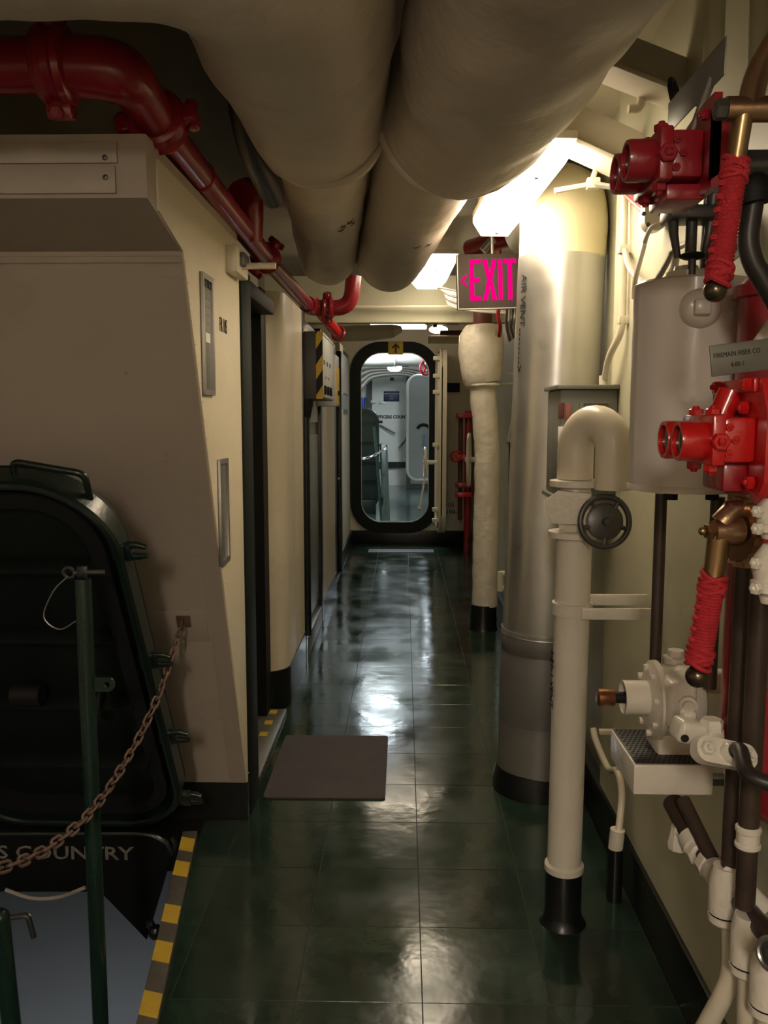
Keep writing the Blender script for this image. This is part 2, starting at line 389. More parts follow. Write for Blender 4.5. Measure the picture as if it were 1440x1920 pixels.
# raised flat bars and panel seams on the slanted face: local frame of the slope
sv = V((0, 2.13 - 2.83, 1.80 - .13)); SL = frame((0, 2.83, .13), (1, 0, 0), sv)
MB(SL).box(-2.5, -.5495, 1.785, 1.8, -.001, .006).box(-.60, -.5455, 0.0, 1.75, -.001, .0015).build('edge_flange', TAN, trunk)
MB(SL).box(-1.6, -.605, .62, .735, -.001, .0035, .001).build('patch_plate', TAN, trunk)
b = MB()
for i in range(34):
    t = i / 33; y = 2.84 - .7 * t + .012 + random.uniform(-.004, .004); z = .16 + 1.62 * t
    b.sphere((-.5405, y, z), .0028, 6)
for i in range(24):
    b.sphere((-.5405, 2.835 + random.uniform(-.003, .003), .2 + i * .072), .0024, 6)
b.build('rivets', CREAMS, trunk)
b = MB(SL)
for (u, v) in ((-.72, 1.55), (-.73, 1.5), (-.66, 1.28), (-.655, 1.26), (-.66, 1.24), (-.64, .72), (-.64, .63), (-.62, 1.1), (-.68, .5), (-.66, .38), (-.61, .3), (-.7, 1.1), (-.75, 1.35), (-.61, .93)):
    b.lathe((u, v, 0), (0, 0, 1), [(0, .005), (.002, .0045), (.003, .001)], 8)
b.build('screw_heads', TAN, trunk)
MB().box(-2.6, -.61, 1.852, 1.862, 1.868, 1.925, .001).build('band_panel', TAN, trunk)
MB().box(-2.6, -.605, 1.853, 1.862, 1.93, 1.972, .001).build('band_panel', TAN, trunk)
for p in ((-.63, 1.851, 1.94), (-.63, 1.851, 1.90)):
    MB().lathe(p, (0, -1, 0), [(0, .006), (.002, .005), (.003, .001)], 10).build('screw', DSTEEL, trunk)
# void above the trunk
S('wall_left_upper', MB().box(-1.02, -.95, 1.0, YB, 1.9, ZC), CEIL, 'shadowed recess plating above the left bulkhead', 'wall')
S('wall_left_end', MB().box(-2.68, -2.6, -2.7, 4.0, -.06, ZC), TAN, 'tan outer bulkhead at the far left', 'wall')

# left wall after the trunk: doorways and cream panels
dfr = thing('door_1', (-.6, 3.4, 0), 'dark green door frame standing open beside the tan slanted bulkhead', 'door', kind='structure')
MB().box(-.60, -.535, 2.86, 3.03, 0, 1.885, .004).build('jamb', GREENM, dfr)
MB().box(-.76, -.70, 2.86, 3.95, 0, 2.0).build('door_leaf', BLACKM, dfr)  # black panel standing in for the shade inside the open doorway
MB().box(-.95, -.628, 3.80, 3.925, 0, 1.96).build('far_jamb_shade', BLACKM, dfr)  # far jamb made black to paint the doorway recess as shaded
MB().box(-.70, -.57, 3.03, 3.80, 1.84, 1.90, .004).build('lintel', BLACKM, dfr)
MB().box(-.55, -.542, 3.03, 3.036, .02, 1.80).build('edge_strip', STEEL, dfr)
MB().box(-.70, -.552, 3.03, 3.90, 0, .022, .003).build('sill', PLATE, dfr)
for k in range(3):
    MB().box(-.625, -.590, 3.55 + k * .14, 3.60 + k * .14, .022, .0235).build('hazard_tape', YEL, dfr)

def plan(poly, z0, z1): return MB().prism(poly, z0, z1)
rc = .12; arc = []
for j in range(9):
    a = PI + PI / 2 * 0 ; 
    th = math.radians(-90 + 90 * j / 8)
    arc.append((-.553 - rc + rc * math.cos(th), 3.93 + rc + rc * math.sin(th)))
pl = [(-.95, 3.93)] + arc + [(-.553, 4.30), (-.556, 4.315), (-.553, 4.33), (-.553, 4.68), (-.95, 4.68)]
w1 = S('wall_left_panel', plan(pl, .19, 1.965), CREAM, 'cream joiner panel with a rounded corner past the dark doorway', 'wall')
plb = [(-.95, 3.925)] + [(x + .006, y - .004) for x, y in arc] + [(-.548, 4.68), (-.95, 4.68)]
plan(plb, 0, .192).build('kick_band', BLACK, w1)
d2 = thing('door_2', (-.6, 5.2, 0), 'grey narrow door in a black frame under the striped box', 'door', kind='structure')
MB().box(-.62, -.548, 4.69, 4.78, 0, 1.97, .004).build('jamb', BLACK, d2)
MB().box(-.62, -.550, 5.68, 5.77, 0, 1.97, .004).build('jamb', BLACK, d2)
MB().box(-.62, -.578, 4.78, 5.68, .12, 1.95).build('door_leaf', DOORG, d2)
MB().box(-.578, -.568, 4.82, 5.64, .18, 1.28, .003).build('lower_panel', GREYP, d2)
MB().box(-.578, -.566, 4.82, 5.64, 1.36, 1.90, .003).build('upper_panel', CREAMS, d2)
MB().box(-.62, -.552, 4.78, 5.68, 0, .12, .003).build('sill', PLATE, d2)
w2 = S('wall_left_pilaster', plan([(-.95, 5.77), (-.555, 5.77), (-.553, 6.1), (-.56, 6.12), (-.555, 6.14), (-.557, 6.9), (-.95, 6.9)], .13, 1.965), CREAM, 'cream panel between the two grey doors on the left', 'wall')
MB().box(-.9, -.549, 5.775, 6.9, 0, .132).build('kick_band', BLACK, w2)
d3 = thing('door_3', (-.6, 7.3, 0), 'far dark door on the left near the watertight doorway', 'door', kind='structure')
MB().box(-.62, -.556, 6.91, 7.0, 0, 1.97, .004).build('jamb', BLACK, d3)
MB().box(-.62, -.556, 7.62, 7.70, 0, 1.97, .004).build('jamb', BLACK, d3)
MB().box(-.66, -.60, 7.0, 7.62, 0, 1.97).build('door_leaf', GREYP, d3)
MB().sphere(at(635, 898, 7.4), .014, 10).build('knob', STEEL, d3)
w3 = S('wall_left_far', plan([(-.95, 7.70), (-.572, 7.70), (-.572, 8.1), (-.585, 8.12), (-.585, YB), (-.95, YB)], .14, 2.05), CREAM, 'cream panel beside the far watertight doorway', 'wall')
MB().box(-.9, -.566, 7.70, YB, 0, .142).build('kick_band', BLACK, w3)

# far bulkhead with the watertight doorway
DXC, DZC = at(740.5, 822, YB).x, at(740, 822, YB).z
DW, DH = .735, 1.83
outer = [(-1.4, 0), (1.2, 0), (1.2, ZC), (-1.4, ZC)]
hole = rrect(DW + .1, DH + .1, .27, 8, DXC, DZC)
bk = MB(FACE((0, YB, 0)))
def wallhole(mb, x0, x1, z0, z1, hole, d0, d1):
    n = len(hole); out = []
    cx = sum(p[0] for p in hole) / n; cz = sum(p[1] for p in hole) / n
    for p in hole:
        dx, dz = p[0] - cx, p[1] - cz; k = 1e9
        if dx > 1e-6: k = min(k, (x1 - cx) / dx)
        if dx < -1e-6: k = min(k, (x0 - cx) / dx)
        if dz > 1e-6: k = min(k, (z1 - cz) / dz)
        if dz < -1e-6: k = min(k, (z0 - cz) / dz)
        out.append((cx + dx * k, cz + dz * k))
    for c in ((x0, z0), (x1, z0), (x0, z1), (x1, z1)):
        i = min(range(n), key=lambda q: (out[q][0] - c[0]) ** 2 + (out[q][1] - c[1]) ** 2); out[i] = c
    return mb.ring(out, hole, d0, d1)
wallhole(bk, -1.4, 1.2, -.02, 2.55, hole, -.06, 0)
wb = S('wall_far', bk, CREAMS, 'cream end bulkhead around the dark oval doorway', 'wall')
fr_o = rrect(DW + .235, DH + .235, .33, 10, DXC, DZC); fr_i = rrect(DW, DH, .22, 10, DXC, DZC)
df = thing('door_4', (DXC, YB, 0), 'dark rounded watertight doorway at the end of the passage', 'door', kind='structure')
MB(FACE((0, YB, 0))).ring(fr_o, fr_i, -.10, .035).build('coaming', GREENM, df)
MB(FACE((0, YB, 0))).ring(rrect(DW + .02, DH + .02, .23, 10, DXC, DZC), rrect(DW - .012, DH - .012, .216, 10, DXC, DZC), .012, .02).build('knife_edge', STEEL, df)
S('baseboard_far', MB().box(-.6, XR + .1, YB - .02, YB + .02, 0, .15, .003), BLACK, 'black kick band under the far doorway', 'baseboard')
arrow = thing('arrow_sign', at(741, 652, YB - .05), 'small yellow sign with a black up arrow over the far doorway', 'sign')
a0 = at(728, 665, YB - .04); a1 = at(756, 641, YB - .04)
MB().box(a0.x, a1.x, YB - .05, YB - .036, a0.z, a1.z, .002).build('plate', YEL, arrow)
ac = (a0 + a1) / 2; AM = FACE((ac.x, YB - .051, ac.z))
MB(AM).prism([(-.010, -.05), (.010, -.05), (.010, .03), (-.010, .03)], 0, .001).prism([(-.045, .005), (-.03, -.005), (0, .03), (.03, -.005), (.045, .005), (0, .055)], 0, .0012).build('arrow', INK, arrow)

# the deck below the stair opening
S('floor_leak_stop', MB().box(-2.6, -.68, 2.59, 2.84, -.06, -.001), BLACK, 'black deck strip added behind the coaming to block light from below', 'floor')  # added deck plate, keeps the lamp below from shining up behind the coaming
lowf = S('floor_below', MB().box(-6, 1.5, .0, 7.5, -2.3, -2.2), DECKB, 'blue grey deck seen down through the stair opening', 'floor')
S('wall_below', MB().box(-6, 1.5, 7.4, 7.5, -2.2, -.06), DECKB, 'blue grey bulkhead on the deck below', 'wall')
# compartment beyond the far doorway
S('floor_beyond', MB().box(-2.6, 2.2, YB + .06, 18.2, -.06, 0), mat('far_deck_tile', (0.05, 0.075, 0.07), 0.12, bump=0.08, bscale=8, var=0.25, vscale=1.2), 'glossy blue green deck beyond the far doorway', 'floor')
S('ceiling_beyond', MB().box(-2.6, 2.2, YB + .06, 18.2, 2.6, 2.68), WHITEC, 'white deckhead of the compartment beyond', 'ceiling')
S('wall_beyond', MB().box(-2.6, 2.2, 17.3, 17.4, 0, 2.6), WHITEC, 'white end bulkhead of the compartment beyond', 'wall')
S('wall_beyond_left', MB().box(-2.68, -2.6, YB, 18.2, 0, 2.6), WHITEC, 'left bulkhead of the compartment beyond', 'wall')
S('wall_beyond_right', MB().box(2.2, 2.28, YB, 18.2, 0, 2.6), WHITEC, 'right bulkhead of the compartment beyond', 'wall')

# ------------------------------------------------------------------ light fixtures
def fixture(name, c, ang, w, ln, dm, label, group='fluorescent light fixtures', top=ZC):
    t = thing(name, c, label, 'ceiling light', group)
    M = Matrix.Translation(V(c)) @ Matrix.Rotation(ang, 4, 'Z')
    M2 = M @ frame((0, 0, 0), (1, 0, 0), (0, 0, 1))       # local x across, y up, z = -length
    b = MB(M2); h = w / 2
    b.prism([(-h * .62, 0), (h * .62, 0), (h, .045), (h, .062), (-h, .062), (-h, .045)], -ln / 2, ln / 2).build('diffuser', dm, t)
    MB(M).box(-h * 1.03, h * 1.03, -ln / 2 - .012, ln / 2 + .012, .062, .085, .004).box(-h * .8, h * .8, -ln / 2, ln / 2, .085, .15, .004).build('housing', CREAMS, t)
    for y in (-ln / 2 + .12, ln / 2 - .05):
        MB(M).lathe((0, y, 0), (0, 0, -1), [(0, .007), (.003, .006)], 10).build('screw', DSTEEL, t)
    for y in (-ln * .3, ln * .3):
        MB(M).cyl((0, y, .14), (0, y, top - c[2] + .005), .008, n=8).build('hanger_rod', CREAMS, t)
    return t
fixture('ceiling_light', (.345, 2.74, 2.045), .045, .155, .88, L_NEAR, 'glaring near fluorescent light beside the thick lagged duct')
p = at(815, 545, 4.9)
fixture('ceiling_light', (.160, 5.0, 2.18), .03, .22, .80, L_MID, 'second fluorescent light left of the exit sign')
fixture('ceiling_light', (-.05, 7.8, 2.18), PI / 2, .16, .5, L_MID, 'far fluorescent light above the oval doorway')
fixture('ceiling_light', (-.22, -1.55, 2.08), 0, .16, 1.1, L_BACK_ASSUMED, 'assumed fluorescent light added behind the photographer', None)  # assumed lamp out of view, added to light the near surfaces from behind
fixture('ceiling_light', (-.7, 10.6, 2.38), PI / 2, .3, 1.2, L_FAR_ASSUMED, 'assumed cool fluorescent light just beyond the oval doorway', None, 2.6)  # unseen lamp, assumed from the cool brightness through the doorway
fixture('ceiling_light', (.5, 14.2, 2.42), 0, .3, 1.2, L_FAR_ASSUMED, 'assumed cool fluorescent light deep in the next compartment', None, 2.6)  # another unseen cool lamp, assumed for the next compartment
fixture('ceiling_light', (-1.2, 3.6, -.24), 0, .2, 1.0, L_LOW_ASSUMED, 'assumed fluorescent light added on the deck below the stairs', None, -.065)  # lamp out of view, added to light the deck under the opening

# ------------------------------------------------------------------ overhead ducts
def dens(pts, step=.03):
    out = [V(pts[0])]
    for a, b in zip(pts, pts[1:]):
        a, b = V(a), V(b); k = max(1, int((b - a).length / step))
        out += [a.lerp(b, j / k) for j in range(1, k + 1)]
    return out
def resample_r(pts, f): return [f(p) for p in pts]
# right duct: bare lagged run, then thick sagging lagging towards the photographer
rd = thing('ventilation_duct', (.1, 3.0, 2.0), 'right overhead duct with thick sagging cream lagging beside the bright light', 'duct', 'overhead ventilation ducts')
run = fil([(.16, 1.9, 2.16), (.101, 2.3, 2.16), (-.082, 4.32, 2.15), (-.10, 4.34, 2.6)], .17, 8)
MB().tube(dens(run), .160, 32).jitter(.006, 5).build('duct_run', LAG, rd)
lagp = dens(crv([(.118, 2.33, 2.165), (.135, 2.25, 2.16), (.165, 2.12, 2.155), (.195, 1.9, 2.16), (.24, 1.5, 2.17), (.33, .8, 2.18), (.45, -.6, 2.18), (.55, -2.6, 2.18)], 6), .02)
def rr(p):
    y = p.y
    if y > 2.29: return .166
    if y > 2.24: return .166 + (2.29 - y) / .05 * .048
    if y > 2.0: return .214 - (2.24 - y) * .03
    return .2085
MB().tube(lagp, resample_r(lagp, rr), 40).jitter(.013, 4.5).build('lagging', LAG, rd)
MB().torus((.138, 2.23, 2.158), (-.12, 1, 0), .206, .012, 40, 8).jitter(.006, 9).build('lagging_seam', LAG, rd)
# left duct: comes across from the left and turns forward
ld = thing('ventilation_duct', (-.25, 3.0, 2.0), 'left overhead duct turning in from the side with thick cream lagging', 'duct', 'overhead ventilation ducts')
run = fil([(-.20, 1.9, 2.16), (-.212, 2.3, 2.155), (-.375, 4.28, 2.155), (-.39, 4.30, 2.6)], .15, 8)
MB().tube(dens(run), .136, 32).jitter(.006, 5).build('duct_run', LAG, ld)
lagp = dens(fil([(-2.58, 1.27, 2.20), (-.215, 1.27, 2.19), (-.215, 2.42, 2.16)], .27, 10), .015)
def rl(p):
    y = p.y if p.x > -.5 else 1.2
    if y > 2.33: return .140
    if y > 2.285: return .140 + (2.33 - y) / .045 * .036
    if y > 1.7: return .176 + (2.285 - y) * .04
    return .215 if p.x < -.5 else .2015 + (1.7 - y) * .03
MB().tube(lagp, resample_r(lagp, rl), 40).jitter(.013, 4.5).build('lagging', LAG, ld)
MB().torus((-.215, 2.27, 2.16), (0, 1, 0), .170, .012, 40, 8).jitter(.006, 9).build('lagging_seam', LAG, ld)
def pipe_mark(d, body, px, py, Y, cx, cz, r):
    x = at(px, py, Y).x; k = max(-.95, min(.95, (x - cx) / (r + .001))); nrm = V((k, 0, -math.sqrt(1 - k * k)))
    text(body, frame(V((cx, Y, cz)) + nrm * (r + .004), nrm.cross(V((-.09, 1, 0))), V((-.09, 1, 0))), .05, INK, d, 'stencil')
pipe_mark(ld, 'A 2\nFR', 650, 455, 2.95, -.265, 2.155, .136)
pipe_mark(rd, 'A 2', 790, 475, 3.1, .028, 2.155, .160)
# black hose behind the left duct
MB().tube(crv([at(446, 70, 1.95), at(448, 130, 2.0), at(452, 200, 2.06), at(466, 270, 2.16), at(488, 325, 2.3), at(512, 372, 2.46)], 6), .030, 10).build('black_hose', HOSE, None, 'black hose curving down behind the left overhead duct', 'hose')

# ------------------------------------------------------------------ red fire main at left
fm = thing('fire_main_pipe', (-.6, 2.4, 1.9), 'dark red fire main running along the left bulkhead below the ducts', 'pipe')
MB().cyl((-2.58, 1.75, 2.085), (-.66, 1.75, 2.085), .052, n=28).build('cross_pipe', REDD, fm)
el = fil([(-.68, 1.75, 2.085), (-.55, 1.75, 2.075), (-.542, 1.98, 2.035)], .11, 10)
n_ = len(el); MB().tube(el, [.058 - .012 * max(0, (i / (n_ - 1) - .5) * 2) for i in range(n_)], 28).build('elbow', REDD, fm)
def coupling(c, ax, r, parent, ang=0.0):
    c = V(c); a = V(ax).normalized()
    b = MB(); b.lathe(c - a * .028, a, [(-.008, r), (.0, r + .016), (.012, r + .021), (.02, r + .014), (.036, r + .014), (.044, r + .021), (.056, r + .016), (.064, r)], 28)
    up = V((0, 0, 1)); sdv = a.cross(up).normalized()
    k = sdv * math.cos(ang) + up * math.sin(ang)
    M = frame(c, a, k)
    for s in (-1, 1):
        b.M = M; b.box(-.026, .026, s * (r + .006), s * (r + .044), -.02, .02, .008); b.M = Matrix()
    o = b.build('coupling', REDD, parent)
    for s in (-1, 1):
        q = c + k * s * (r + .032); w = a.cross(k)
        MB().cyl(q - w * .034, q + w * .034, .008, n=8).hexa(q + w * .018, w, .014, .014).hexa(q - w * .018, -w, .014, .014).build('bolt', REDD, o)
coupling((-.685, 1.75, 2.085), (1, 0, 0), .055, fm, 1.35)
coupling((-.5445, 1.955, 2.045), (.04, 1, -.15), .047, fm, .15)
MB().cyl((-.542, 1.95, 2.04), (-.54, 3.40, 2.012), .038, n=24).build('long_pipe', REDD, fm)
MB().torus((-.5415, 2.33, 2.032), (0, 1, -.02), .0395, .003, 28, 6).build('weld_band', REDD, fm)
coupling((-.54, 3.40, 2.012), (0, 1, 0), .038, fm, .9)
MB().cyl((-.54, 3.40, 2.012), (-.54, 4.98, 2.02), .036, n=24).build('far_pipe', REDD, fm)
el2 = fil([(-.54, 4.85, 2.02), (-.54, 5.02, 2.02), (-.31, 5.02, 2.02), (-.29, 5.02, 2.2)], .09, 8)
MB().tube(el2, .046, 20).build('end_elbow', REDD, fm)
coupling((-.44, 5.02, 2.02), (1, 0, 0), .044, fm, 1.2)
MB().tube(fil([at(452, 365, 2.85), at(470, 355, 2.95), at(468, 450, 3.0)], .05), .045, 16).build('branch_stub', REDD, fm)
lv = thing('red_valve', at(612, 600, 5.3), 'small red angle valve above the striped box', 'valve')
q = at(606, 592, 5.25)
MB().tube(fil([q + V((-.06, 0, .09)), q, q + V((.06, .25, -.07))], .05), .035, 14).build('body', RED, lv)
MB().torus(q + V((.07, .28, -.08)), (.5, 1, -.3), .042, .010, 20, 8).build('flange', REDD, lv)
MB().cyl(q + V((.03, .1, 0)), q + V((.10, .1, .05)), .012, n=8).sphere(q + V((.11, .1, .055)), .022, 10, (1.3, 1, 1)).build('handle', REDD, lv)

# clamp bracket on the left bulkhead
cb = thing('wall_bracket', at(450, 518, 2.9), 'cream box bracket with a rod holding the red fire main', 'bracket')
MB().box(-.545, -.505, 2.64, 2.82, 1.835, 1.915, .005).build('box', CREAMS, cb)
MB().cyl((-.51, 2.72, 1.865), (-.40, 2.72, 1.865), .010, n=10).build('rod', CREAMS, cb)
MB().box(-.505, -.49, 2.68, 2.76, 1.86, 1.90, .002).build('latch', DSTEEL, cb)

# framed notice plates on the trunk's side
def wall_plate(px0, py0, px1, py1, label, note):
    a = atx(px0, py0, -.54); c = atx(px1, py1, -.54)
    t = thing('notice_plate', (-.54, (a.y + c.y) / 2, min(a.z, c.z)), label, 'sign')
    z0, z1 = min(a.z, c.z), max(a.z, c.z); y0, y1 = min(a.y, c.y), max(a.y, c.y)
    MB().box(-.541, -.536, y0, y1, z0, z1, .001).build('backing', PLATE, t)
    M = FRIGHT((-.536, (y0 + y1) / 2, (z0 + z1) / 2)); w, h = y1 - y0, z1 - z0
    MB(M).ring(rrect(w, h, .004, 2), rrect(w - .03, h - .03, .003, 2), -.001, .005).build('frame', STEEL, t)
    if note:
        MB(M).box(-w * .2, w * .2, -h * .06, h * .02, .0, .001).build('paper', PAPER, t)
        text('NOTICE', M @ Matrix.Translation((0, h * .42, .001)), .03, INK, t)
    b = MB(M)
    for k in range(9): b.box(-w * .3, w * .3 * random.uniform(.3, 1), h * .3 - k * h * .07, h * .3 - k * h * .07 + .004, 0, .0006)
    b.build('print', INKG, t)
wall_plate(374, 508, 399, 742, 'upper narrow framed notice plate on the cream side plate', True)
wall_plate(407, 862, 427, 1050, 'lower narrow framed notice plate on the cream side plate', False)
st = thing('stencil_marking', atx(419, 612, -.54), 'black stencilled frame number FR 105 on the cream side plate', 'lettering')
c = atx(419, 612, -.5395); text('FR 105', FRIGHT(c), .06, INK, st, sx=.62)

# ------------------------------------------------------------------ hatch at left
ht = math.radians(29.7); hv = V((0, -math.sin(ht), math.cos(ht)))
HM = frame((-1.03, 2.62, .12), (1, 0, 0), hv)          # local x right, y up the cover, z towards the camera
hatch = thing('hatch_cover', (-1.03, 2.62, .12), 'large dark green hatch cover tipped upright beside the hanging chain', 'hatch')
HW, HH = .70, 1.33
o1 = rrect(HW, HH, (.22, .22, .20, .20), 10, 0, HH / 2)
def inset(d, r): return rrect(HW - 2 * d, HH - 2 * d, (max(.02, .22 - d), max(.02, .22 - d), max(.02, .2 - d), max(.02, .2 - d)), 10, 0, HH / 2)
MB(HM).prism(o1, -.02, -.008).build('cover_plate', GREENM, hatch)
MB(HM).ring(o1, inset(.022, .2), -.008, .045).build('rim', GREEN, hatch)
MB(HM).tube([(p[0], p[1], .045) for p in inset(.012, 0)], .011, 8, loop=True).build('rim_bead', GREEN, hatch)
MB(HM).ring(inset(.045, 0), inset(.085, 0), -.008, .035).build('gasket_channel', BLACKM, hatch)
for v in (.30, .56, .82, 1.06):
    MB(HM).box(-.27, .27, v - .006, v + .006, -.008, .05, .002).build('rib', GREENM, hatch)
for v in (.10, .40, .72, 1.10):
    M = HM @ Matrix.Translation((.34, v, .01))
    MB(M).box(-.03, .022, -.024, .024, -.014, .014, .004).build('dog_lug', GREEN, hatch)
    for s in (-1, 1):
        MB(M).tube([(.012, s * .017, 0), (.035, s * .018, 0), (.058, s * .013, .004)], [.010, .010, .007], 10).build('dog_fork', GREEN, hatch)
MB(HM).tube(fil([(.128, HH - .015, .01), (.132, HH + .030, .01), (.292, HH - .004, .01), (.29, HH - .075, .01)], .02), .0085, 10).build('grab_handle', GREEN, hatch)
MB(HM).cyl((-.05, .62, .05), (.03, .62, .05), .03, n=14).build('centre_dog', BLACKM, hatch)
MB(HM).torus((.19, .58, .04), (1, 0, 0), .045, .008, 20, 8).build('dog_ring', BLACKM, hatch)

# far coaming with stencilled words, gusset, edge bar, stanchions
cm = thing('hatch_coaming', (-1.1, 2.60, -.06), 'black coaming plate behind the stair opening stencilled officers country', 'coaming')
def P2(px, py, Y): q = at(px, py, Y); return (q.x, q.z)
poly = [P2(-500, 1565, 2.58), P2(-500, 1672, 2.58), P2(188, 1672, 2.58), P2(275, 1762, 2.58), P2(322, 1602, 2.58), P2(312, 1580, 2.58), P2(285, 1566, 2.58), P2(255, 1562, 2.58)]
MB(FACE((0, 2.58, 0))).prism(poly, -.02, 0).build('plate', BLACK, cm)
MB().tube([V((p[0], 2.58, p[1])) for p in [poly[0], poly[7], poly[6], poly[5], poly[4]]], .008, 8).build('top_bead', GREEN, cm)
tc = at(98, 1600, 2.579); text('OFFICERS COUNTRY', FACE((tc.x - .11, 2.579, tc.z)), .062, INKG, cm, sx=1.28, bold=.0008)
MB().tube(crv([at(10, 1668, 2.5), at(60, 1684, 2.5), at(110, 1682, 2.5), at(160, 1664, 2.5)], 5), .006, 8).build('cable_loop', CABLE, cm)
sb = thing('stair_edge_bar', (-.66, 2.3, 0), 'grey edge bar with worn yellow stripes along the stair opening', 'edge bar')
bd = V((.10, 1.965 - 2.68, 0)).normalized(); BM = frame((-.715, 2.70, .0), bd, (-bd.y, bd.x, 0))
MB(BM).box(0, 1.35, -.02, .028, .0, .022, .003).build('bar', TAPEG, sb)
MB(BM).box(0, 1.35, -.026, -.02, -.30, .016, .001).build('side_coaming', GREEN, sb) if False else None
for k, s0 in enumerate((.04, .19, .43, .60, .80, .98)):
    MB(BM).prism([(s0, -.019), (s0 + .085, -.019), (s0 + .105, .027), (s0 + .02, .027)], .0222, .0232).build('yellow_stripe', YEL, sb)
MB().cyl(at(352, 1612, 2.66), at(318, 1572, 2.66), .014, n=10).build('pivot_lug', GREEN, sb)
q = at(292, 1748, 2.3); MB().sphere(q, .022, 10).sphere(q + V((-.015, 0, .025)), .014, 8).build('wing_nut', BLACK, sb)

def stanchion(p, top, r, label, pins=True):
    t = thing('stanchion', p, label, 'post', 'hatch stanchions'); p = V(p)
    MB().cyl(p, V((p.x, p.y, top)), r, n=20).build('tube', POSTG, t)
    MB().box(p.x - .05, p.x + .05, p.y - .05, p.y + .05, p.z - .01, p.z + .012, .003).build('foot', POSTG, t)
    if pins:
        z = top
        MB().box(p.x - .012, p.x + .012, p.y - .006, p.y + .006, z, z + .03, .002).build('tongue', GREEN, t)
        pin = MB().cyl((p.x - .02, p.y, z + .014), (p.x + .05, p.y, z + .016), .006, n=10).build('pin', DSTEEL, t)
        MB().torus((p.x - .032, p.y, z + .014), (0, 1, .3), .013, .004, 16, 6).build('pin_ring', DSTEEL, pin)
        MB().tube(crv([(p.x - .035, p.y, z + .005), (p.x - .07, p.y, z - .03), (p.x - .095, p.y, z - .09), (p.x - .06, p.y, z - .12), (p.x - .02, p.y, z - .10)], 5), .0016, 6).build('lanyard', STEEL, t)
        zz = at(205, 1283, p.y).z
        b = MB(FACE((p.x, p.y, zz))); b.ring(rrect(.062, .034, .016, 5, .034, 0), rrect(.014, .014, .0069, 5, .048, 0), -.004, .004).build('eye_lug', POSTG, t)
    return t
pp = at(172, 1500, 1.92)
stanchion((pp.x, 1.92, -.30), at(172, 1085, 1.92).z, .019, 'dark green stanchion with a pin on top in front of the hatch cover')
q0, q1 = at(2, 1740, 1.8), at(22, 1925, 1.8)
s2 = thing('stanchion', q1, 'dark green post leaning at the bottom left corner of the stair opening', 'post', 'hatch stanchions')
MB().cyl(q0 + (q0 - q1) * .1, q1 + (q1 - q0) * 1.6, .021, n=16).build('tube', POSTG, s2)
MB().sphere(q0 + (q0 - q1) * .1, .022, 12).build('cap', POSTG, s2)
hk = at(22, 1722, 2.4)
MB().tube(fil([hk + V((-.02, 0, -.08)), hk + V((-.02, 0, 0)), hk + V((.05, 0, .012)), hk + V((.065, 0, -.06))], .015), .009, 8).build('ladder_hook', DSTEEL, None, 'dark bent hook at the head of the ladder below the coaming', 'hook')
# well plating under the deck edge, so that the opening has depth
S('trim_1', MB(BM).box(-.05, 1.6, .028, .045, -.34, -.062), GREEN, 'dark side plating of the stair opening below the striped bar', 'trim')

# chain
link_b = MB()
lp = []
for j in range(18):
    a = 2 * PI * j / 18; lp.append((.0095 * math.sin(a), 0, .010 * (1 if math.cos(a) > 0 else -1) * (abs(math.cos(a)) > .05) + .0095 * math.cos(a)))
link_b.tube(lp, .0034, 8, loop=True); bmesh.ops.recalc_face_normals(link_b.bm, faces=link_b.bm.faces)
LINK = bpy.data.meshes.new('link'); link_b.bm.to_mesh(LINK); link_b.bm.free(); LINK.materials.append(RUST)
LINK.polygons.foreach_set('use_smooth', [True] * len(LINK.polygons))
def chain(pts, label, me=LINK, pitch=.0315, sc=1.0):
    P = crv(pts, 24); t = thing('hanging_chain', P[-1], label, 'chain'); k = 0; acc = 0.0; nxt = 0.0
    for a, b in zip(P, P[1:]):
        d = (b - a).length
        while nxt <= acc + d:
            p = a.lerp(b, (nxt - acc) / d); q = (b - a).to_track_quat('Z', 'Y').to_euler()
            R = ((b - a).to_track_quat('Z', 'Y').to_matrix() @ Matrix.Rotation((PI / 2) * (k % 2) + .5 + random.uniform(-.2, .2), 3, 'Z')).to_euler()
            o = inst(me, 'link', t, p, R); o.scale = (sc, sc, sc); k += 1; nxt += pitch * sc
        acc += d
    return t
cend = at(338, 1186, 2.505)
ch = chain([cend, at(322, 1228, 2.42), at(290, 1320, 2.25), at(240, 1420, 2.08), at(172, 1520, 1.86), at(90, 1590, 1.68), at(0, 1628, 1.52), at(-120, 1650, 1.40), at(-260, 1640, 1.3)], 'brown chain hanging across the front of the hatch cover')
bq = at(341, 1168, 2.535)
bt = thing('chain_bracket', bq, 'brown eye bracket on the tan bulkhead holding the chain end', 'bracket')
ys = 2.83 - .7 * (bq.z - .13) / 1.67
MB(SL).box(bq.x - .022, bq.x + .022, (bq.z - .13) * 1.085 - .02, (bq.z - .13) * 1.085 + .022, 0, .008, .002).build('plate', RUST, bt)
MB().torus((bq.x, ys - .02, bq.z - .004), (1, 0, 0), .014, .005, 18, 8).build('eye', RUST, bt)
yend = ys
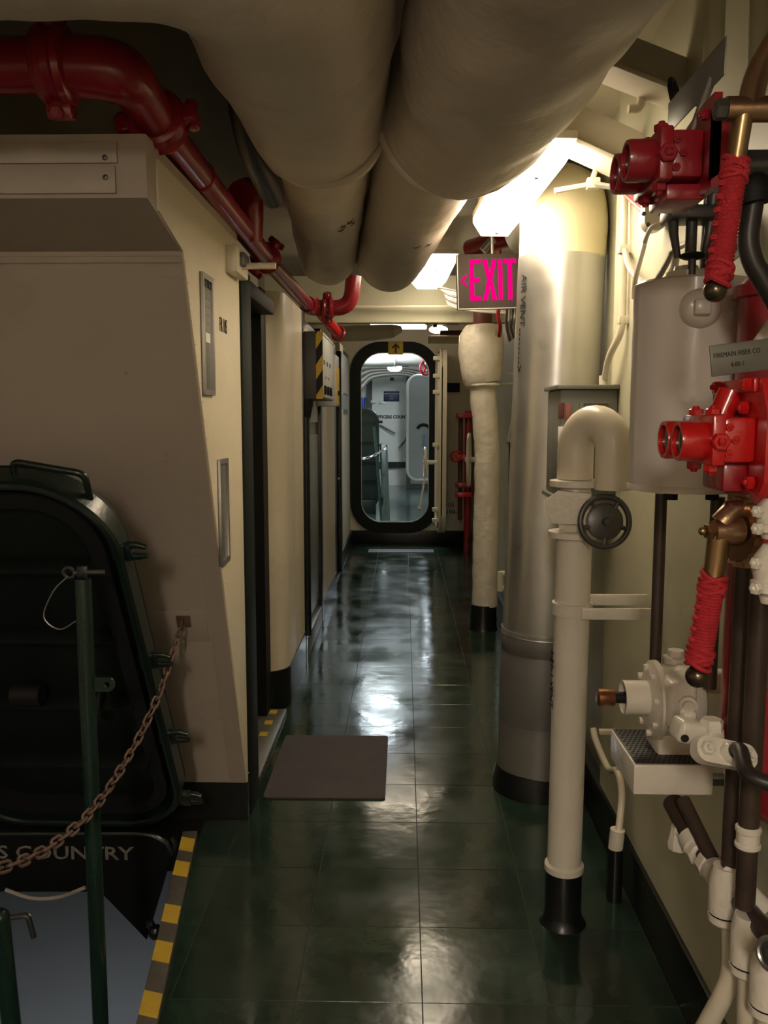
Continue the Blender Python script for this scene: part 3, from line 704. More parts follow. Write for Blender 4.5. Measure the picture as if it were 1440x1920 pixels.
# floor mat
q = [atz(492, 1500, .0), atz(722, 1500, 0), atz(703, 1382, 0), atz(508, 1382, 0)]
mb = MB(); mb.M = Matrix(); mx0 = q[0].x; mx1 = q[1].x
mb.prism(rrect(mx1 - mx0, q[2].y - q[1].y, .015, 4, (mx0 + mx1) / 2, (q[1].y + q[2].y) / 2), .0005, .006)
mb.build('floor_mat', MATM, None, 'grey brown rubber mat lying before the dark doorway', 'mat')
q0, q1 = atz(690, 1036, 0), atz(812, 1028, 0)
MB().prism(rrect(q1.x - q0.x, .20, .01, 3, (q0.x + q1.x) / 2, q0.y + .1), .0005, .005).build('step_strip', mat('grit_strip_grey', (.13, .13, .14), .7), None, 'pale grey grip strip on the floor before the oval doorway', 'mat')

# ------------------------------------------------------------------ striped control box on the left
bx = thing('control_box', at(590, 748, 4.75), 'dark grey control box with yellow and black striped edge on the left wall', 'control box')
cA = at(560, 748, 4.72); cB = at(605, 621, 4.72)
X0b, X1b, Z0b, Z1b = cA.x, cB.x, cA.z, cB.z; Y0b, Y1b = 4.72, 5.42
MB().box(X0b, X1b - .004, Y0b, Y1b, Z0b, Z1b, .004).build('case', DGREY, bx)
MB().box(X1b - .004, X1b, Y0b + .004, Y1b, Z0b + .01, Z1b - .02, .001).build('front_panel', LGREY, bx)
MB().box(X1b - .01, X1b + .002, Y0b + .004, Y1b, Z1b - .018, Z1b - .004, .001).build('top_lip', LGREY, bx)
sw = .036; hh = Z1b - Z0b; M = FACE((X1b - sw - .002, Y0b, Z0b))
def clip_stripe(z0, z1, rise, w, H):      # slanted band clipped to a strip of width w, height H
    P = [(0, z0), (w, z0 + rise), (w, z1 + rise), (0, z1)]
    out = []
    def cl(P, key, keep, val):
        r = []
        for i in range(len(P)):
            a, b = P[i], P[(i + 1) % len(P)]
            ia, ib = keep(a), keep(b)
            if ia: r.append(a)
            if ia != ib:
                t = (val - a[1]) / (b[1] - a[1]); r.append((a[0] + (b[0] - a[0]) * t, val))
        return r
    P = cl(P, 1, lambda p: p[1] >= 0, 0)
    if P: P = cl(P, 1, lambda p: p[1] <= H, H)
    return P
for k in range(-1, 5):
    P = clip_stripe(k * .165 - .06, k * .165 + .02, .055, sw, hh)
    if len(P) >= 3: MB(M).prism(P, .0002, .0012).build('yellow_stripe', YEL, bx)
MB().box(X1b - sw - .002, X1b - .002, Y0b - .0001, Y0b + .01, Z0b, Z1b).build('black_band', BLACKM, bx)
for k, y in enumerate((4.80, 4.98, 5.16)):
    MB().box(X1b, X1b + .012, y - .022, y + .022, Z0b + .025, Z0b + .075, .004).build('switch', BLACKM, bx)
    MB().box(X1b, X1b + .0012, y - .03, y + .03, Z0b + .19, Z0b + .215).build('label_print', INK, bx)
for y in (4.92, 5.08): MB().box(X1b, X1b + .0012, y - .05, y + .03, Z0b + .115, Z0b + .13).build('label_print', INKG, bx)
# bracket frame to the wall and cable boot
MB().box(-.63, X0b + .02, 4.66, 4.72, Z1b - .025, Z1b - .012, .002).build('bracket_arm', STEEL, bx)
MB().box(-.63, X0b + .02, 4.66, 4.72, Z0b + .012, Z0b + .025, .002).build('bracket_arm', STEEL, bx)
MB().box(X0b - .002, X0b + .008, 4.66, 4.72, Z0b + .012, Z1b - .012, .002).build('bracket_post', STEEL, bx)
MB().lathe((X0b + .035, 4.76, Z0b), (0, 0, -1), [(0, .040), (.03, .040), (.10, .026), (.12, .02)], 18).build('cable_boot', BLACKM, bx)
MB().cyl((X0b + .035, 4.745, Z0b - .1), (X0b + .035, 4.745, .16), .021, n=14).build('down_pipe', BLACK, bx)
b2 = thing('control_box', at(630, 748, 5.5), 'smaller grey control box half hidden behind the striped one', 'control box')
MB().box(-.56, X1b + .01, 5.5, 5.75, Z0b - .03, Z1b - .07, .004).build('case', LGREY, b2)
MB().box(X1b + .01, X1b + .014, 5.52, 5.73, Z0b - .02, Z0b + .22, .001).build('yellow_panel', YEL, b2)
MB().box(X1b + .014, X1b + .026, 5.6, 5.64, Z0b + .04, Z0b + .07, .003).build('switch', BLACKM, b2)
wc = thing('wall_picture', (-.585, 8.85, 1.2), 'tall dark framed notice hanging on the far left panel', 'picture')
a = atx(646, 655, -.575); c_ = atx(655, 775, -.575)
MB().box(-.586, -.573, 7.9, 8.8, 1.42, 2.02, .003).build('frame', DGREY, wc)
MB().box(-.573, -.571, 7.94, 8.76, 1.62, 1.98).build('glass', LGREY, wc)
MB().box(-.573, -.571, 7.94, 8.76, 1.46, 1.60).build('lower_panel', DECKB, wc)

# ------------------------------------------------------------------ sheet metal duct and its lagged elbow
D0 = V((.508, 3.13, 0)); D1 = V((.560, 3.13, 1.955)); DR = .155
da = (D1 - D0).normalized()
sd = thing('sheet_metal_duct', D0, 'tall shiny galvanised duct standing under the bright light', 'duct')
MB().cyl(D0 + da * .60, D1, DR - .002, n=48).build('sheet', GALV, sd)
MB().lathe(D0 + da * .27, da, [(0, DR + .0005), (.33, DR + .0005), (.336, DR - .002)], 48).build('tape_wrap', GALVD, sd)
MB().lathe(D0 + da * .535, da, [(0, DR + .002), (.001, DR + .0025), (.08, DR + .0025), (.081, DR + .002)], 48).build('tape_band', GALVD, sd)
MB().cyl(D0 + da * .06, D0 + da * .275, DR - .001, n=48).build('foot_sheet', mat('stained_sheet', (.30, .285, .26), .45, metal=.6, bump=.06, bscale=8, var=.3, vscale=4), sd)
MB().lathe(D0, V((0, 0, 1)), [(0, DR + .012), (.03, DR + .010), (.07, DR + .001), (.09, DR - .002)], 48).build('foot_seal', BLACK, sd)
MB().lathe(D0 + da * .598, da, [(0, DR + .001), (.002, DR + .004), (.006, DR + .001)], 48).build('clamp_band', STEEL, sd)
def duct_text(body, px, py, size):
    q = at(px, py, 3.02); base = D0 + da * ((q.z - D0.z) / da.z)
    th = -math.asin(max(-.985, min(.985, (q.x - base.x) / DR)))
    nrm = V((-math.sin(th), -math.cos(th), 0)); p = base + nrm * (DR + .001)
    text(body, frame(p, da * -1, nrm.cross(da * -1)), size, INK, sd, 'stencil')
duct_text('AIR VENT', 984, 560, .042)
duct_text('-------->', 978, 655, .05)
MB().tube(fil([D1 + V((0, 0, -.05)), D1 + V((.003, 0, .18)), D1 + V((.02, .36, .26)), D1 + V((.02, .7, .26))], .30, 12), .152, 36).jitter(.008, 5).build('lagged_elbow', LAGY, sd)

# ------------------------------------------------------------------ white vent pipe with gooseneck
WP = atz(1060, 1745, 0); WP = V((WP.x, WP.y + .045, 0)); PR = .0465
vp = thing('vent_pipe', WP, 'white painted vent pipe with gooseneck and small black handwheel', 'pipe')
zf = at(1090, 1000, WP.y).z
def wp(z): return V((WP.x + .006 * z, WP.y, z))
MB().cyl(wp(.155), wp(zf), PR, n=30).jitter(.0012, 30).build('riser', WHITE, vp)
MB().lathe(wp(0), (0, 0, 1), [(0, PR + .018), (.012, PR + .010), (.03, PR + .004), (.16, PR + .003)], 30).jitter(.002, 20).build('black_foot', BLACK, vp)
MB().lathe(wp(.15), (0, 0, 1), [(0, PR + .001), (.004, PR + .007), (.02, PR + .007), (.027, PR + .001)], 30).build('foot_ring', WHITE, vp)
MB().lathe(wp(zf - .012), (0, 0, 1), [(0, PR + .006), (.003, PR + .022), (.018, PR + .022), (.021, PR + .006)], 30).build('flange', WHITE, vp)
zt = at(1105, 905, WP.y).z
MB().lathe(wp(zt - .012), (0, 0, 1), [(0, PR + .006), (.003, PR + .022), (.018, PR + .022), (.021, PR + .006)], 30).build('flange', WHITE, vp)
body = MB().lathe(wp(zf), (0, 0, 1), [(0, .036), (.03, .046), (.08, .046), (zt - zf, .036)], 20)
vb = body.build('valve_body', WHITE, vp)
zc = (zf + zt) / 2
M = frame((WP.x - .012, WP.y - .03, zc + .005), (1, -.25, 0), (0, 0, 1))
MB(M).prism([(-.062, -.01), (-.045, -.04), (.05, -.04), (.05, .04), (-.03, .045), (-.062, .02)], 0, .03).build('valve_cover', WHITE, vp)
wc_ = at(1134, 978, WP.y - .11)
hw = MB(); ax = V((.12, -1, .12)).normalized()
hw.torus(wc_, ax, at(1186, 978, WP.y - .11).x - wc_.x - .006, .0075, 36, 10)
hwo = hw.build('handwheel', DSTEEL, vp)
MB().lathe(wc_ - ax * .012, ax, [(0, .040), (.006, .047), (.014, .047), (.018, .041)], 28).build('hub_disc', DSTEEL, hwo)
MB().hexa(wc_ + ax * .006, ax, .011, .014).build('nut', DSTEEL, hwo)
for k in range(5):
    a = 2 * PI * k / 5 + .3; u = ax.cross(V((0, 0, 1))).normalized(); w = ax.cross(u); d = u * math.cos(a) + w * math.sin(a)
    MB().cyl(wc_ + d * .034, wc_ + d * .066, .006, n=8).build('spoke', DSTEEL, hwo)
MB().cyl(wc_ + ax * 0, V((WP.x, WP.y, zc)), .012, n=12).build('stem', DSTEEL, vp)
gd = V((.080, -.085, 0))
gz = zt + .01; top = at(1118, 768, WP.y).z - PR
arcp = [V((WP.x, WP.y, gz)) + V((.004, 0, 0))]
n_ = 16; c0 = V((WP.x + .004, WP.y, top - gd.length / 2 + .0)) + gd / 2
for j in range(n_ + 1):
    a = PI * j / n_; arcp.append(c0 - gd / 2 * math.cos(a) + V((0, 0, gd.length / 2 * 1.2 * math.sin(a))))
arcp.append(V((arcp[-1].x, arcp[-1].y, at(1145, 918, WP.y - .085).z)))
MB().tube(arcp, PR, 28).build('gooseneck', CREAMS, vp)
# clamp and arms to the bulkhead
zk = at(1085, 1140, WP.y).z
MB().lathe(wp(zk - .017), (0, 0, 1), [(0, PR + .001), (.001, PR + .007), (.033, PR + .007), (.034, PR + .001)], 30).build('clamp', WHITE, vp)
MB().box(WP.x + .02, XR - .004, WP.y - PR - .01, WP.y - PR - .004, zk - .018, zk + .012, .001).build('clamp_arm', WHITE, vp)
MB().box(WP.x + .02, XR - .004, WP.y + PR + .006, WP.y + PR + .012, zk - .004, zk + .026, .001).build('clamp_arm', WHITE, vp)
text('4-80-1 VENT', frame(V((WP.x - PR * .985 - .001, WP.y - PR * .20, at(1040, 1270, WP.y).z)), (0, 0, -1), (.2, -.98, 0)), .03, INK, vp, 'stencil')

# ------------------------------------------------------------------ grey electrical cabinet behind the gooseneck
ec = thing('electrical_cabinet', at(1108, 930, 2.72), 'grey green electrical cabinet behind the white gooseneck', 'cabinet')
a = at(1046, 930, 2.70); c_ = at(1175, 730, 2.70)
MB().box(a.x, XR - .002, 2.70, 2.93, a.z, c_.z, .006).build('case', GREYP, ec)
MB().box(a.x - .012, XR - .002, 2.685, 2.94, c_.z, c_.z + .014, .002).build('lid', GREYP, ec)
MB().box(a.x - .012, XR - .002, 2.685, 2.94, a.z - .014, a.z, .002).build('base_lip', GREYP, ec)
MB().box(a.x + .06, XR - .03, 2.694, 2.70, a.z + .03, c_.z - .04, .002).build('door', GREYP, ec)
for (px, py, w, h, m_) in ((1053, 770, .018, .05, PIPEBR), (1066, 775, .018, .06, mat('faded_red_tag', (.33, .12, .08), .6)), (1053, 815, .02, .05, PAPER), (1055, 868, .02, .10, BLACKM)):
    q = at(px, py, 2.69); MB().box(q.x - w / 2, q.x + w / 2, 2.693, 2.70, q.z - h / 2, q.z + h / 2, .001).build('tag', m_, ec)
MB().box(at(1095, 757, 2.69).x, at(1140, 757, 2.69).x, 2.690, 2.695, at(1095, 760, 2.69).z, at(1095, 756, 2.69).z).build('nameplate', DSTEEL, ec)
# white conduit feeding it
cv = thing('conduit', at(1170, 600, 2.6), 'white conduit dropping into the grey electrical cabinet', 'pipe')
MB().tube(crv([at(1172, 330, 2.62), at(1170, 440, 2.62), at(1168, 560, 2.62), at(1164, 620, 2.62), at(1143, 668, 2.68), at(1133, 715, 2.76)], 8), .011, 12).build('tube', CREAMS, cv)
MB().cyl(at(1133, 704, 2.76), at(1133, 722, 2.76), .017, n=12).build('gland', CREAMS, cv)
for y in (468, 600):
    q = at(1169, y, 2.62); MB().box(q.x - .016, q.x + .03, q.y - .014, q.y + .014, q.z - .012, q.z + .012, .002).build('clip', CREAMS, cv)
c2 = thing('conduit', at(1192, 450, 2.62), 'second thinner white conduit close beside the first on the right bulkhead', 'pipe')
MB().tube([at(1186, 370, 2.63), at(1184, 600, 2.63), at(1182, 900, 2.63)], .009, 10).build('tube', CREAMS, c2)

# junction box, cables by the tank's valve
jb = thing('junction_box', at(1232, 430, 2.2), 'cream junction box with rounded bottom glowing in the light above the tank', 'junction box')
q0 = at(1208, 432, 2.25); q1 = at(1254, 330, 2.25); w = q1.x - q0.x; h = q1.z - q0.z
MB(FACE(((q0.x + q1.x) / 2, 2.25, (q0.z + q1.z) / 2))).prism(rrect(w, h, (.01, .01, w * .45, w * .45), 6), -.04, 0).build('case', CREAMS, jb)
for px, py in ((1208, 400), (1240, 402), (1216, 420)):
    q = at(px, py, 2.245); MB().lathe((q.x, 2.25, q.z), (0, -1, 0), [(0, .006), (.004, .005)], 8).build('screw', DSTEEL, jb)
cab_specs = [([(1216, 425, 2.3), (1205, 470, 2.28), (1192, 520, 2.28), (1189, 560, 2.3)], .007, 'thin white cable hanging from the junction box', CREAMS),
             ([(1248, 408, 2.24), (1235, 420, 2.22), (1220, 428, 2.22), (1208, 455, 2.24)], .006, 'thin tan cable looping under the junction box', CABLE),
             ([(1172, 470, 2.6), (1180, 500, 2.5), (1200, 525, 2.4), (1225, 535, 2.3)], .009, 'grey cable bending from the conduit toward the tank', CABLE),
             ([(1225, 540, 1.75), (1238, 515, 1.75), (1252, 490, 1.78), (1262, 470, 1.8), (1290, 455, 1.6)], .006, 'tan cable rising beside the tank valve', CABLE),
             ([(1200, 530, 2.3), (1240, 528, 2.1), (1262, 505, 1.95), (1268, 480, 1.9)], .008, 'white cable curling behind the tank valve', CREAMS)]
for pts, r, lb, m_ in cab_specs:
    MB().tube(crv([at(*p) for p in pts], 8), r, 8).build('cable', m_, None, lb, 'cable')
MB().tube([at(1176, 362, 2.5), at(1215, 400, 2.3)], .012, 10).build('red_conduit', REDD, None, 'short red conduit slanting behind the junction box', 'pipe')
hb = thing('pipe_hanger', at(1110, 345, 2.55), 'white rod and clamp hanging from the beam beside the bright light', 'bracket')
MB().cyl(at(1118, 315, 2.6), at(1108, 345, 2.55), .008, n=8).build('rod', CREAMS, hb)
MB().cyl(at(1040, 358, 2.55), at(1112, 345, 2.55), .008, n=8).build('arm', CREAMS, hb)
MB().cyl(at(1112, 345, 2.55), at(1195, 358, 2.4), .008, n=8).build('arm', STEEL, hb)
q = at(1112, 345, 2.55); MB().box(q.x - .018, q.x + .018, q.y - .014, q.y + .014, q.z - .014, q.z + .016, .003).build('clamp', CREAMS, hb)

# deck beams at right
def beam(p0, p1, w, h, label, m_=CREAMS):
    p0, p1 = V(p0), V(p1); M = frame(p0, p1 - p0, (0, 1, 0)); L_ = (p1 - p0).length
    t = thing('deck_beam', p0, label, 'beam', 'deck beams')
    s = 1 if (M.to_3x3() @ V((0, 0, 1))).z > 0 else -1
    MB(M).box(0, L_, -w / 2, w / 2, 0, s * .012, .002).build('flange', m_, t)
    MB(M).box(0, L_, -.006, .006, s * .012, s * h).build('web', m_, t)
    return t
beam(at(1040, 268, 2.52), at(1225, 352, 2.52) , .14, .12, 'cream deck beam lit beside the bright light', CREAMS)
beam(at(1085, 120, 2.15), at(1300, 205, 2.15), .11, .10, 'dim khaki deck beam above the bent peg', CEIL)
beam((-.9, 5.62, 1.995), (XR + .06, 5.62, 1.995), .10, .3, 'khaki cross beam behind the exit sign', KHAKI)
MB().box(-.6, XR + .04, 5.545, 5.56, 2.085, 2.10, .001).build('beam_lit_edge', CREAMS, None, 'thin pale bar painted as the lit edge of the khaki cross beam', 'rail')  # pale bar painted as the lit front edge of the beam flange
MB().tube(fil([at(1203, 165, 2.2), at(1203, 205, 2.2), at(1178, 205, 2.2)], .015), .011, 10).build('bent_peg', CREAMS, None, 'small cream bent peg on the upper right plating', 'hook')
# sloping overhead plating behind the peg
q0 = at(1055, 300, 2.55); q1 = at(1300, 400, 2.55); q2 = at(1300, 60, 2.15); q3 = at(1055, 60, 2.15)
# ------------------------------------------------------------------ exit sign
es = thing('exit_sign', at(920, 525, 3.5), 'brown exit sign with glowing magenta letters and left arrow', 'exit sign')
e0 = at(859, 579, 3.46); e1 = at(859, 477, 3.46); eh = e1.z - e0.z; ew = eh * 1.5
EM = frame(((e0 + e1) / 2), (math.cos(.10), math.sin(.10), .035), (0, 0, 1))
MB(EM).box(0, ew, -eh / 2, eh / 2, -.03, 0, .002).build('case', SIGNBR, es)
MB(EM).box(-.003, 0, -eh / 2, eh / 2, -.03, .001).build('edge_trim', SIGNED, es)
MB(EM).box(-.003, ew, -eh / 2 - .003, -eh / 2, -.03, .001).build('edge_trim', SIGNED, es)
Lh = eh * .76; z0 = -Lh / 2 + .004; s_ = .013; lw = .052
def letter(polys, x): 
    for P in polys: MB(EM).prism([(x + p[0], z0 + p[1]) for p in P], .0005, .002).build('letter', LETTER, es)
R4 = lambda a, b, c, d: [(a, b), (c, b), (c, d), (a, d)]
xk = .047
def multi(polys, x):
    b = MB(EM)
    for P in polys: b.prism([(x + p[0], z0 + p[1]) for p in P], .0005, .002)
    b.build('letter', LETTER, es)
s2_ = .0165; Hh = Lh
multi([[(0, 0), (lw * .86, 0), (lw * .86, s2_), (s2_, s2_), (s2_, Hh / 2 - s2_ / 2), (lw * .78, Hh / 2 - s2_ / 2), (lw * .78, Hh / 2 + s2_ / 2), (s2_, Hh / 2 + s2_ / 2), (s2_, Hh - s2_), (lw * .86, Hh - s2_), (lw * .86, Hh), (0, Hh)]], xk)
xx = xk + lw * .98; W_ = lw * 1.1
multi([[(0, 0), (s2_ * 1.15, 0), (W_ / 2, Hh * .36), (W_ - s2_ * 1.15, 0), (W_, 0), (W_ / 2 + s2_ * .62, Hh / 2), (W_, Hh), (W_ - s2_ * 1.15, Hh), (W_ / 2, Hh * .64), (s2_ * 1.15, Hh), (0, Hh), (W_ / 2 - s2_ * .62, Hh / 2)]], xx)
xx += W_ + .006
multi([R4(0, 0, s2_, Hh)], xx)
xx += s2_ + .006
multi([[(lw * .32, 0), (lw * .32 + s2_, 0), (lw * .32 + s2_, Hh - s2_), (lw * .95, Hh - s2_), (lw * .95, Hh), (0, Hh), (0, Hh - s2_), (lw * .32, Hh - s2_)]], xx)
multi([[(.010, Hh * .5), (.034, Hh * .34), (.034, Hh * .42), (.020, Hh * .5), (.034, Hh * .58), (.034, Hh * .66)]], 0)
MB(EM).cyl((ew * .45, eh / 2, -.015), (ew * .45, ZC - (EM @ V((0, 0, 0))).z, -.015), .007, n=8).build('hanger', STEEL, es)
rp = thing('red_overhead_pipe', at(940, 455, 4.2), 'red pipe glimpsed over the exit sign behind the bright light', 'pipe')
MB().cyl(at(880, 468, 4.3), at(1010, 425, 4.0), .045, n=16).build('tube', REDD, rp)
MB().cyl(at(905, 470, 4.1), at(925, 448, 4.1), .02, n=10).build('fitting', STEEL, rp)

# ------------------------------------------------------------------ lagged pipe further along the right side
LB = atz(908, 1185, 0); LB = V((LB.x, LB.y + .08, 0)); LY = LB.y
lp_ = thing('lagged_pipe', LB, 'bulging white lagged pipe with black foot past the metal duct', 'pipe')
path = [(909, 1135), (910, 1050), (912, 960), (914, 880), (911, 800), (905, 740), (905, 700)]
pts = [at(x, y, LY) for x, y in path]
MB().tube(dens(crv(pts, 6), .03), .083, 26).jitter(.007, 9).build('lagging', LAGW, lp_)
MB().lathe(LB, (0, 0, 1), [(0, .095), (.02, .088), (at(908, 1132, LY).z, .085)], 26).build('black_foot', BLACK, lp_)
hd = [at(905, 722, LY), at(904, 718, LY), at(903, 700, LY), at(902, 660, LY), at(903, 632, LY), at(905, 618, LY), at(905, 610, LY)]
MB().tube(hd, [.10, .118, .130, .146, .142, .126, .112], 28).jitter(.008, 7).build('elbow_lagging', LAGW, lp_)
MB().torus(at(905, 722, LY), (0, 0, 1), .105, .010, 28, 8).jitter(.004, 18).build('lagging_seam', LAGW, lp_)
MB().cyl(at(905, 612, LY), V((at(905, 612, LY).x, LY, ZC)), .06, n=16).build('upper_pipe', PIPEBR, lp_)

# white handwheel, shelf rails on the right wall
wh = thing('handwheel', at(880, 862, 6.9), 'white handwheel on the right side behind the lagged pipe', 'handwheel')
wq = at(879, 862, 6.9)
MB().torus(wq, (1, -.12, 0), .205, .013, 32, 8).build('rim', CREAMS, wh)
for k in range(4):
    a = PI / 2 * k + .3; d = V((.1 * math.cos(a), math.cos(a), math.sin(a))).normalized()
    MB().cyl(wq, wq + d * .2, .009, n=8).build('spoke', CREAMS, wh)
MB().cyl(wq - V((.03, 0, 0)), V((XR + .05, wq.y, wq.z)), .022, n=12).build('shaft', CREAMS, wh)
rl = thing('shelf_rails', at(960, 715, 5.2), 'pair of pale rails on the right bulkhead between the lagged pipe and the duct', 'rail')
for y in (700, 719):
    q = at(950, y, 5.6); MB().box(q.x - .03, XR + .05, 5.60, 5.62, q.z - .006, q.z + .006, .001).build('rail', CREAMS, rl)
fg = thing('flashlight', at(957, 822, 4.6), 'grey hand lamp hanging on a black strap behind the duct edge', 'flashlight')
q = at(957, 822, 4.6)
MB().lathe(q + V((0, 0, -.03)), (0.1, 0, 1), [(0, .012), (.01, .022), (.05, .02), (.09, .014), (.14, .012)], 14).build('lamp', STEEL, fg)
MB().tube(crv([q + V((0, 0, -.02)), at(956, 900, 4.6), at(953, 1000, 4.6), at(950, 1050, 4.6)], 6), .008, 8).build('strap', BLACKM, fg)
MB().cyl(q + V((0, 0, .10)), V((XR + .05, q.y, q.z + .14)), .006, n=8).build('peg', STEEL, fg)
ck = thing('floor_pipe_coupling', at(940, 1095, 4.7), 'small white coupled pipe low on the right wall beside the duct', 'pipe')
q = at(938, 1072, 4.7)
MB().cyl((q.x, 4.7, at(938, 1108, 4.7).z), (q.x, 4.7, q.z), .018, n=12).build('tube', CREAMS, ck)
MB().cyl((q.x, 4.7, q.z - .01), (XR + .05, 4.7, q.z - .01), .016, n=12).build('upper_arm', CREAMS, ck)
MB().cyl((q.x, 4.7, q.z - .09), (XR + .05, 4.7, q.z - .09), .016, n=12).build('lower_arm', CREAMS, ck)

# red standpipe and fittings near the far bulkhead
rs = thing('red_standpipe', at(873, 990, 8.7), 'dark red standpipe with brackets right of the open watertight door', 'pipe')
q = at(876, 980, 8.75)
MB().cyl((q.x, 8.75, 0), (q.x, 8.75, at(873, 770, 8.75).z), .035, n=14).build('riser', REDD, rs)
q2 = at(862, 980, 8.75)
MB().cyl((q2.x, 8.75, at(862, 975, 8.75).z), (q2.x, 8.75, at(862, 775, 8.75).z), .022, n=12).build('side_pipe', PIPEBR, rs)
for y, m_ in ((780, REDD), (858, RED), (910, REDD), (928, RED)):
    z = at(870, y, 8.7).z; MB().box(q2.x - .05, q.x + .04, 8.66, 8.74, z - .02, z + .03, .004).build('bracket', m_, rs)
MB().torus((q2.x - .05, 8.66, at(860, 855, 8.7).z), (0, 1, 0), .05, .012, 18, 8).build('valve_wheel', RED, rs)
sg = thing('dark_sign', at(848, 720, 9.2), 'black plate on the far bulkhead right of the open door', 'sign')
a = at(838, 735, 9.25); c_ = at(862, 718, 9.25)
MB().box(a.x, c_.x, 9.24, 9.262, a.z, c_.z, .002).build('plate', BLACKM, sg)
fs = thing('stencil_marking', at(850, 960, 9.24), 'black stencilled frame number 4-104-1 low on the far bulkhead', 'lettering')
text('4-104-1', FACE(at(845, 960, YB - .062 + .001)), .07, INK, fs); text('105', FACE(at(843, 947, YB - .061)), .07, INK, fs)
for o in fs.children: pass

# ------------------------------------------------------------------ open watertight door at the far end
wd = thing('watertight_door', (.40, 8.9, .15), 'cream watertight door swung open at the end of the passage', 'door')
Dx = at(822, 800, 9.0).x
zb, zt2 = at(822, 1000, 8.6).z, at(822, 652, 8.6).z
DMt = FLEFT((Dx, 8.86, (zb + zt2) / 2))
dh = zt2 - zb; dwid = .78
MB(DMt).prism(rrect(dwid, dh, .2, 8), -.02, -.008).build('panel', CREAMS, wd)
MB(DMt).ring(rrect(dwid, dh, .2, 8), rrect(dwid - .05, dh - .05, .18, 8), -.06, .012).build('rim', CREAMS, wd)
MB(DMt).ring(rrect(dwid - .10, dh - .10, .16, 8), rrect(dwid - .16, dh - .16, .13, 8), -.008, .03).build('gasket_frame', CREAMS, wd)
for py in (672, 705, 735, 834, 955, 975):
    z = at(815, py, 8.55).z
    MB().box(Dx - .075, Dx, 8.50, 8.56, z - .02, z + .02, .005).build('dog', CREAMS, wd)
q = at(797, 868, 8.6)
wl = MB().torus((q.x, 8.72, q.z), (1, .04, 0), .15, .011, 28, 8).build('handwheel', CREAMS, wd)
for k in range(3):
    a = 2 * PI * k / 3 + .5; MB().cyl((q.x, 8.72, q.z), (q.x, 8.72 + .15 * math.cos(a), q.z + .15 * math.sin(a)), .008, n=8).build('spoke', CREAMS, wl)
MB().cyl((q.x - .02, 8.72, q.z), (Dx, 8.72, q.z), .022, n=12).build('shaft', CREAMS, wd)
MB().cyl((q.x + .02, 8.70, q.z), at(788, 950, 8.6), .010, n=8).sphere(at(787, 953, 8.6), .022, 10).build('dog_lever', CREAMS, wd)

# overhead bits near the far end
tb = thing('white_overhead_duct', at(700, 628, 7.0), 'white round duct crossing above the oval doorway', 'duct')
MB().tube([at(630, 626, 7.0), at(700, 624, 7.0), at(735, 621, 7.0), at(750, 617, 7.05)], [.062, .064, .055, .03], 18).build('tube', LAGW, tb)
tb2 = thing('white_overhead_pipe', at(835, 637, 7.4), 'short white pipe end right of the oval doorway top', 'pipe')
MB().cyl(at(802, 637, 7.4), V((XR + .05, 7.4, at(802, 637, 7.4).z)), .034, n=16).build('tube', CREAMS, tb2)
br = thing('overhead_bracket', at(835, 605, 7.2), 'red brown bracket plates above the white pipe end', 'bracket')
MB().box(at(797, 605, 7.2).x, at(862, 605, 7.2).x, 7.18, 7.3, at(800, 607, 7.2).z, at(800, 601, 7.2).z, .003).build('plate', PIPEBR, br)
MB().box(at(825, 625, 7.3).x, at(868, 625, 7.3).x, 7.28, 7.36, at(800, 628, 7.3).z, at(800, 620, 7.3).z, .003).build('plate', PIPEBR, br)
MB().box(at(812, 612, 7.2).x, at(820, 612, 7.2).x, 7.2, 7.3, at(800, 612, 7.2).z, at(800, 604, 7.2).z, .003).build('lug', PIPEBR, br)
for px in (812, 850): MB().cyl(at(px, 604, 7.24), V((at(px, 604, 7.24).x, 7.24, ZC)), .012, n=8).build('hanger', PIPEBR, br)
gl = thing('round_lamp', at(828, 618, 7.7), 'small round glowing lamp above the open watertight door', 'ceiling light')
MB().sphere(at(822, 618, 7.7), .06, 14, (1.4, 1, .6)).build('globe', L_MID, gl)
MB().cyl(at(822, 610, 7.7), V((at(822, 610, 7.7).x, 7.7, ZC)), .03, n=12).build('base', CREAMS, gl)
# cable runs under the deckhead by the exit sign
cr = thing('cable_bundle', at(850, 555, 5.0), 'bundle of grey cables sweeping under the deckhead left of the exit sign', 'cable')
for k in range(9):
    MB().tube(crv([at(818 + k * 3, 538 + k * 1.5, 5.35), at(842, 551 + k * 3.5 - 8, 5.3), at(880, 560 + k * 4 - 10, 5.2), at(960, 570 + k * 3 - 6, 5.1)], 6), .0075, 8).build('cable', CABLE if k % 3 else CABLED, cr)
cr2 = thing('cable_bundle', at(960, 600, 4.6), 'clump of grey cables dropping beside the duct under the exit sign', 'cable')
for k in range(7):
    MB().tube(crv([at(952 + k * 5, 560, 4.7), at(950 + k * 5.5, 590, 4.7 + .03 * k), at(950 + k * 4, 612, 4.72), at(956 + k * 4, 640 - 3 * k, 4.74)], 5), .008, 8).build('cable', CABLE if k % 2 else CABLED, cr2)
MB().tube(crv([V((at(936, 560, 4.8).x, 4.8, ZC)), at(936, 560, 4.8), at(934, 590, 4.8), at(938, 612, 4.8), at(936, 630, 4.85)], 6), .012, 8).build('red_cable', REDD, None, 'red hose hanging below the exit sign', 'cable')

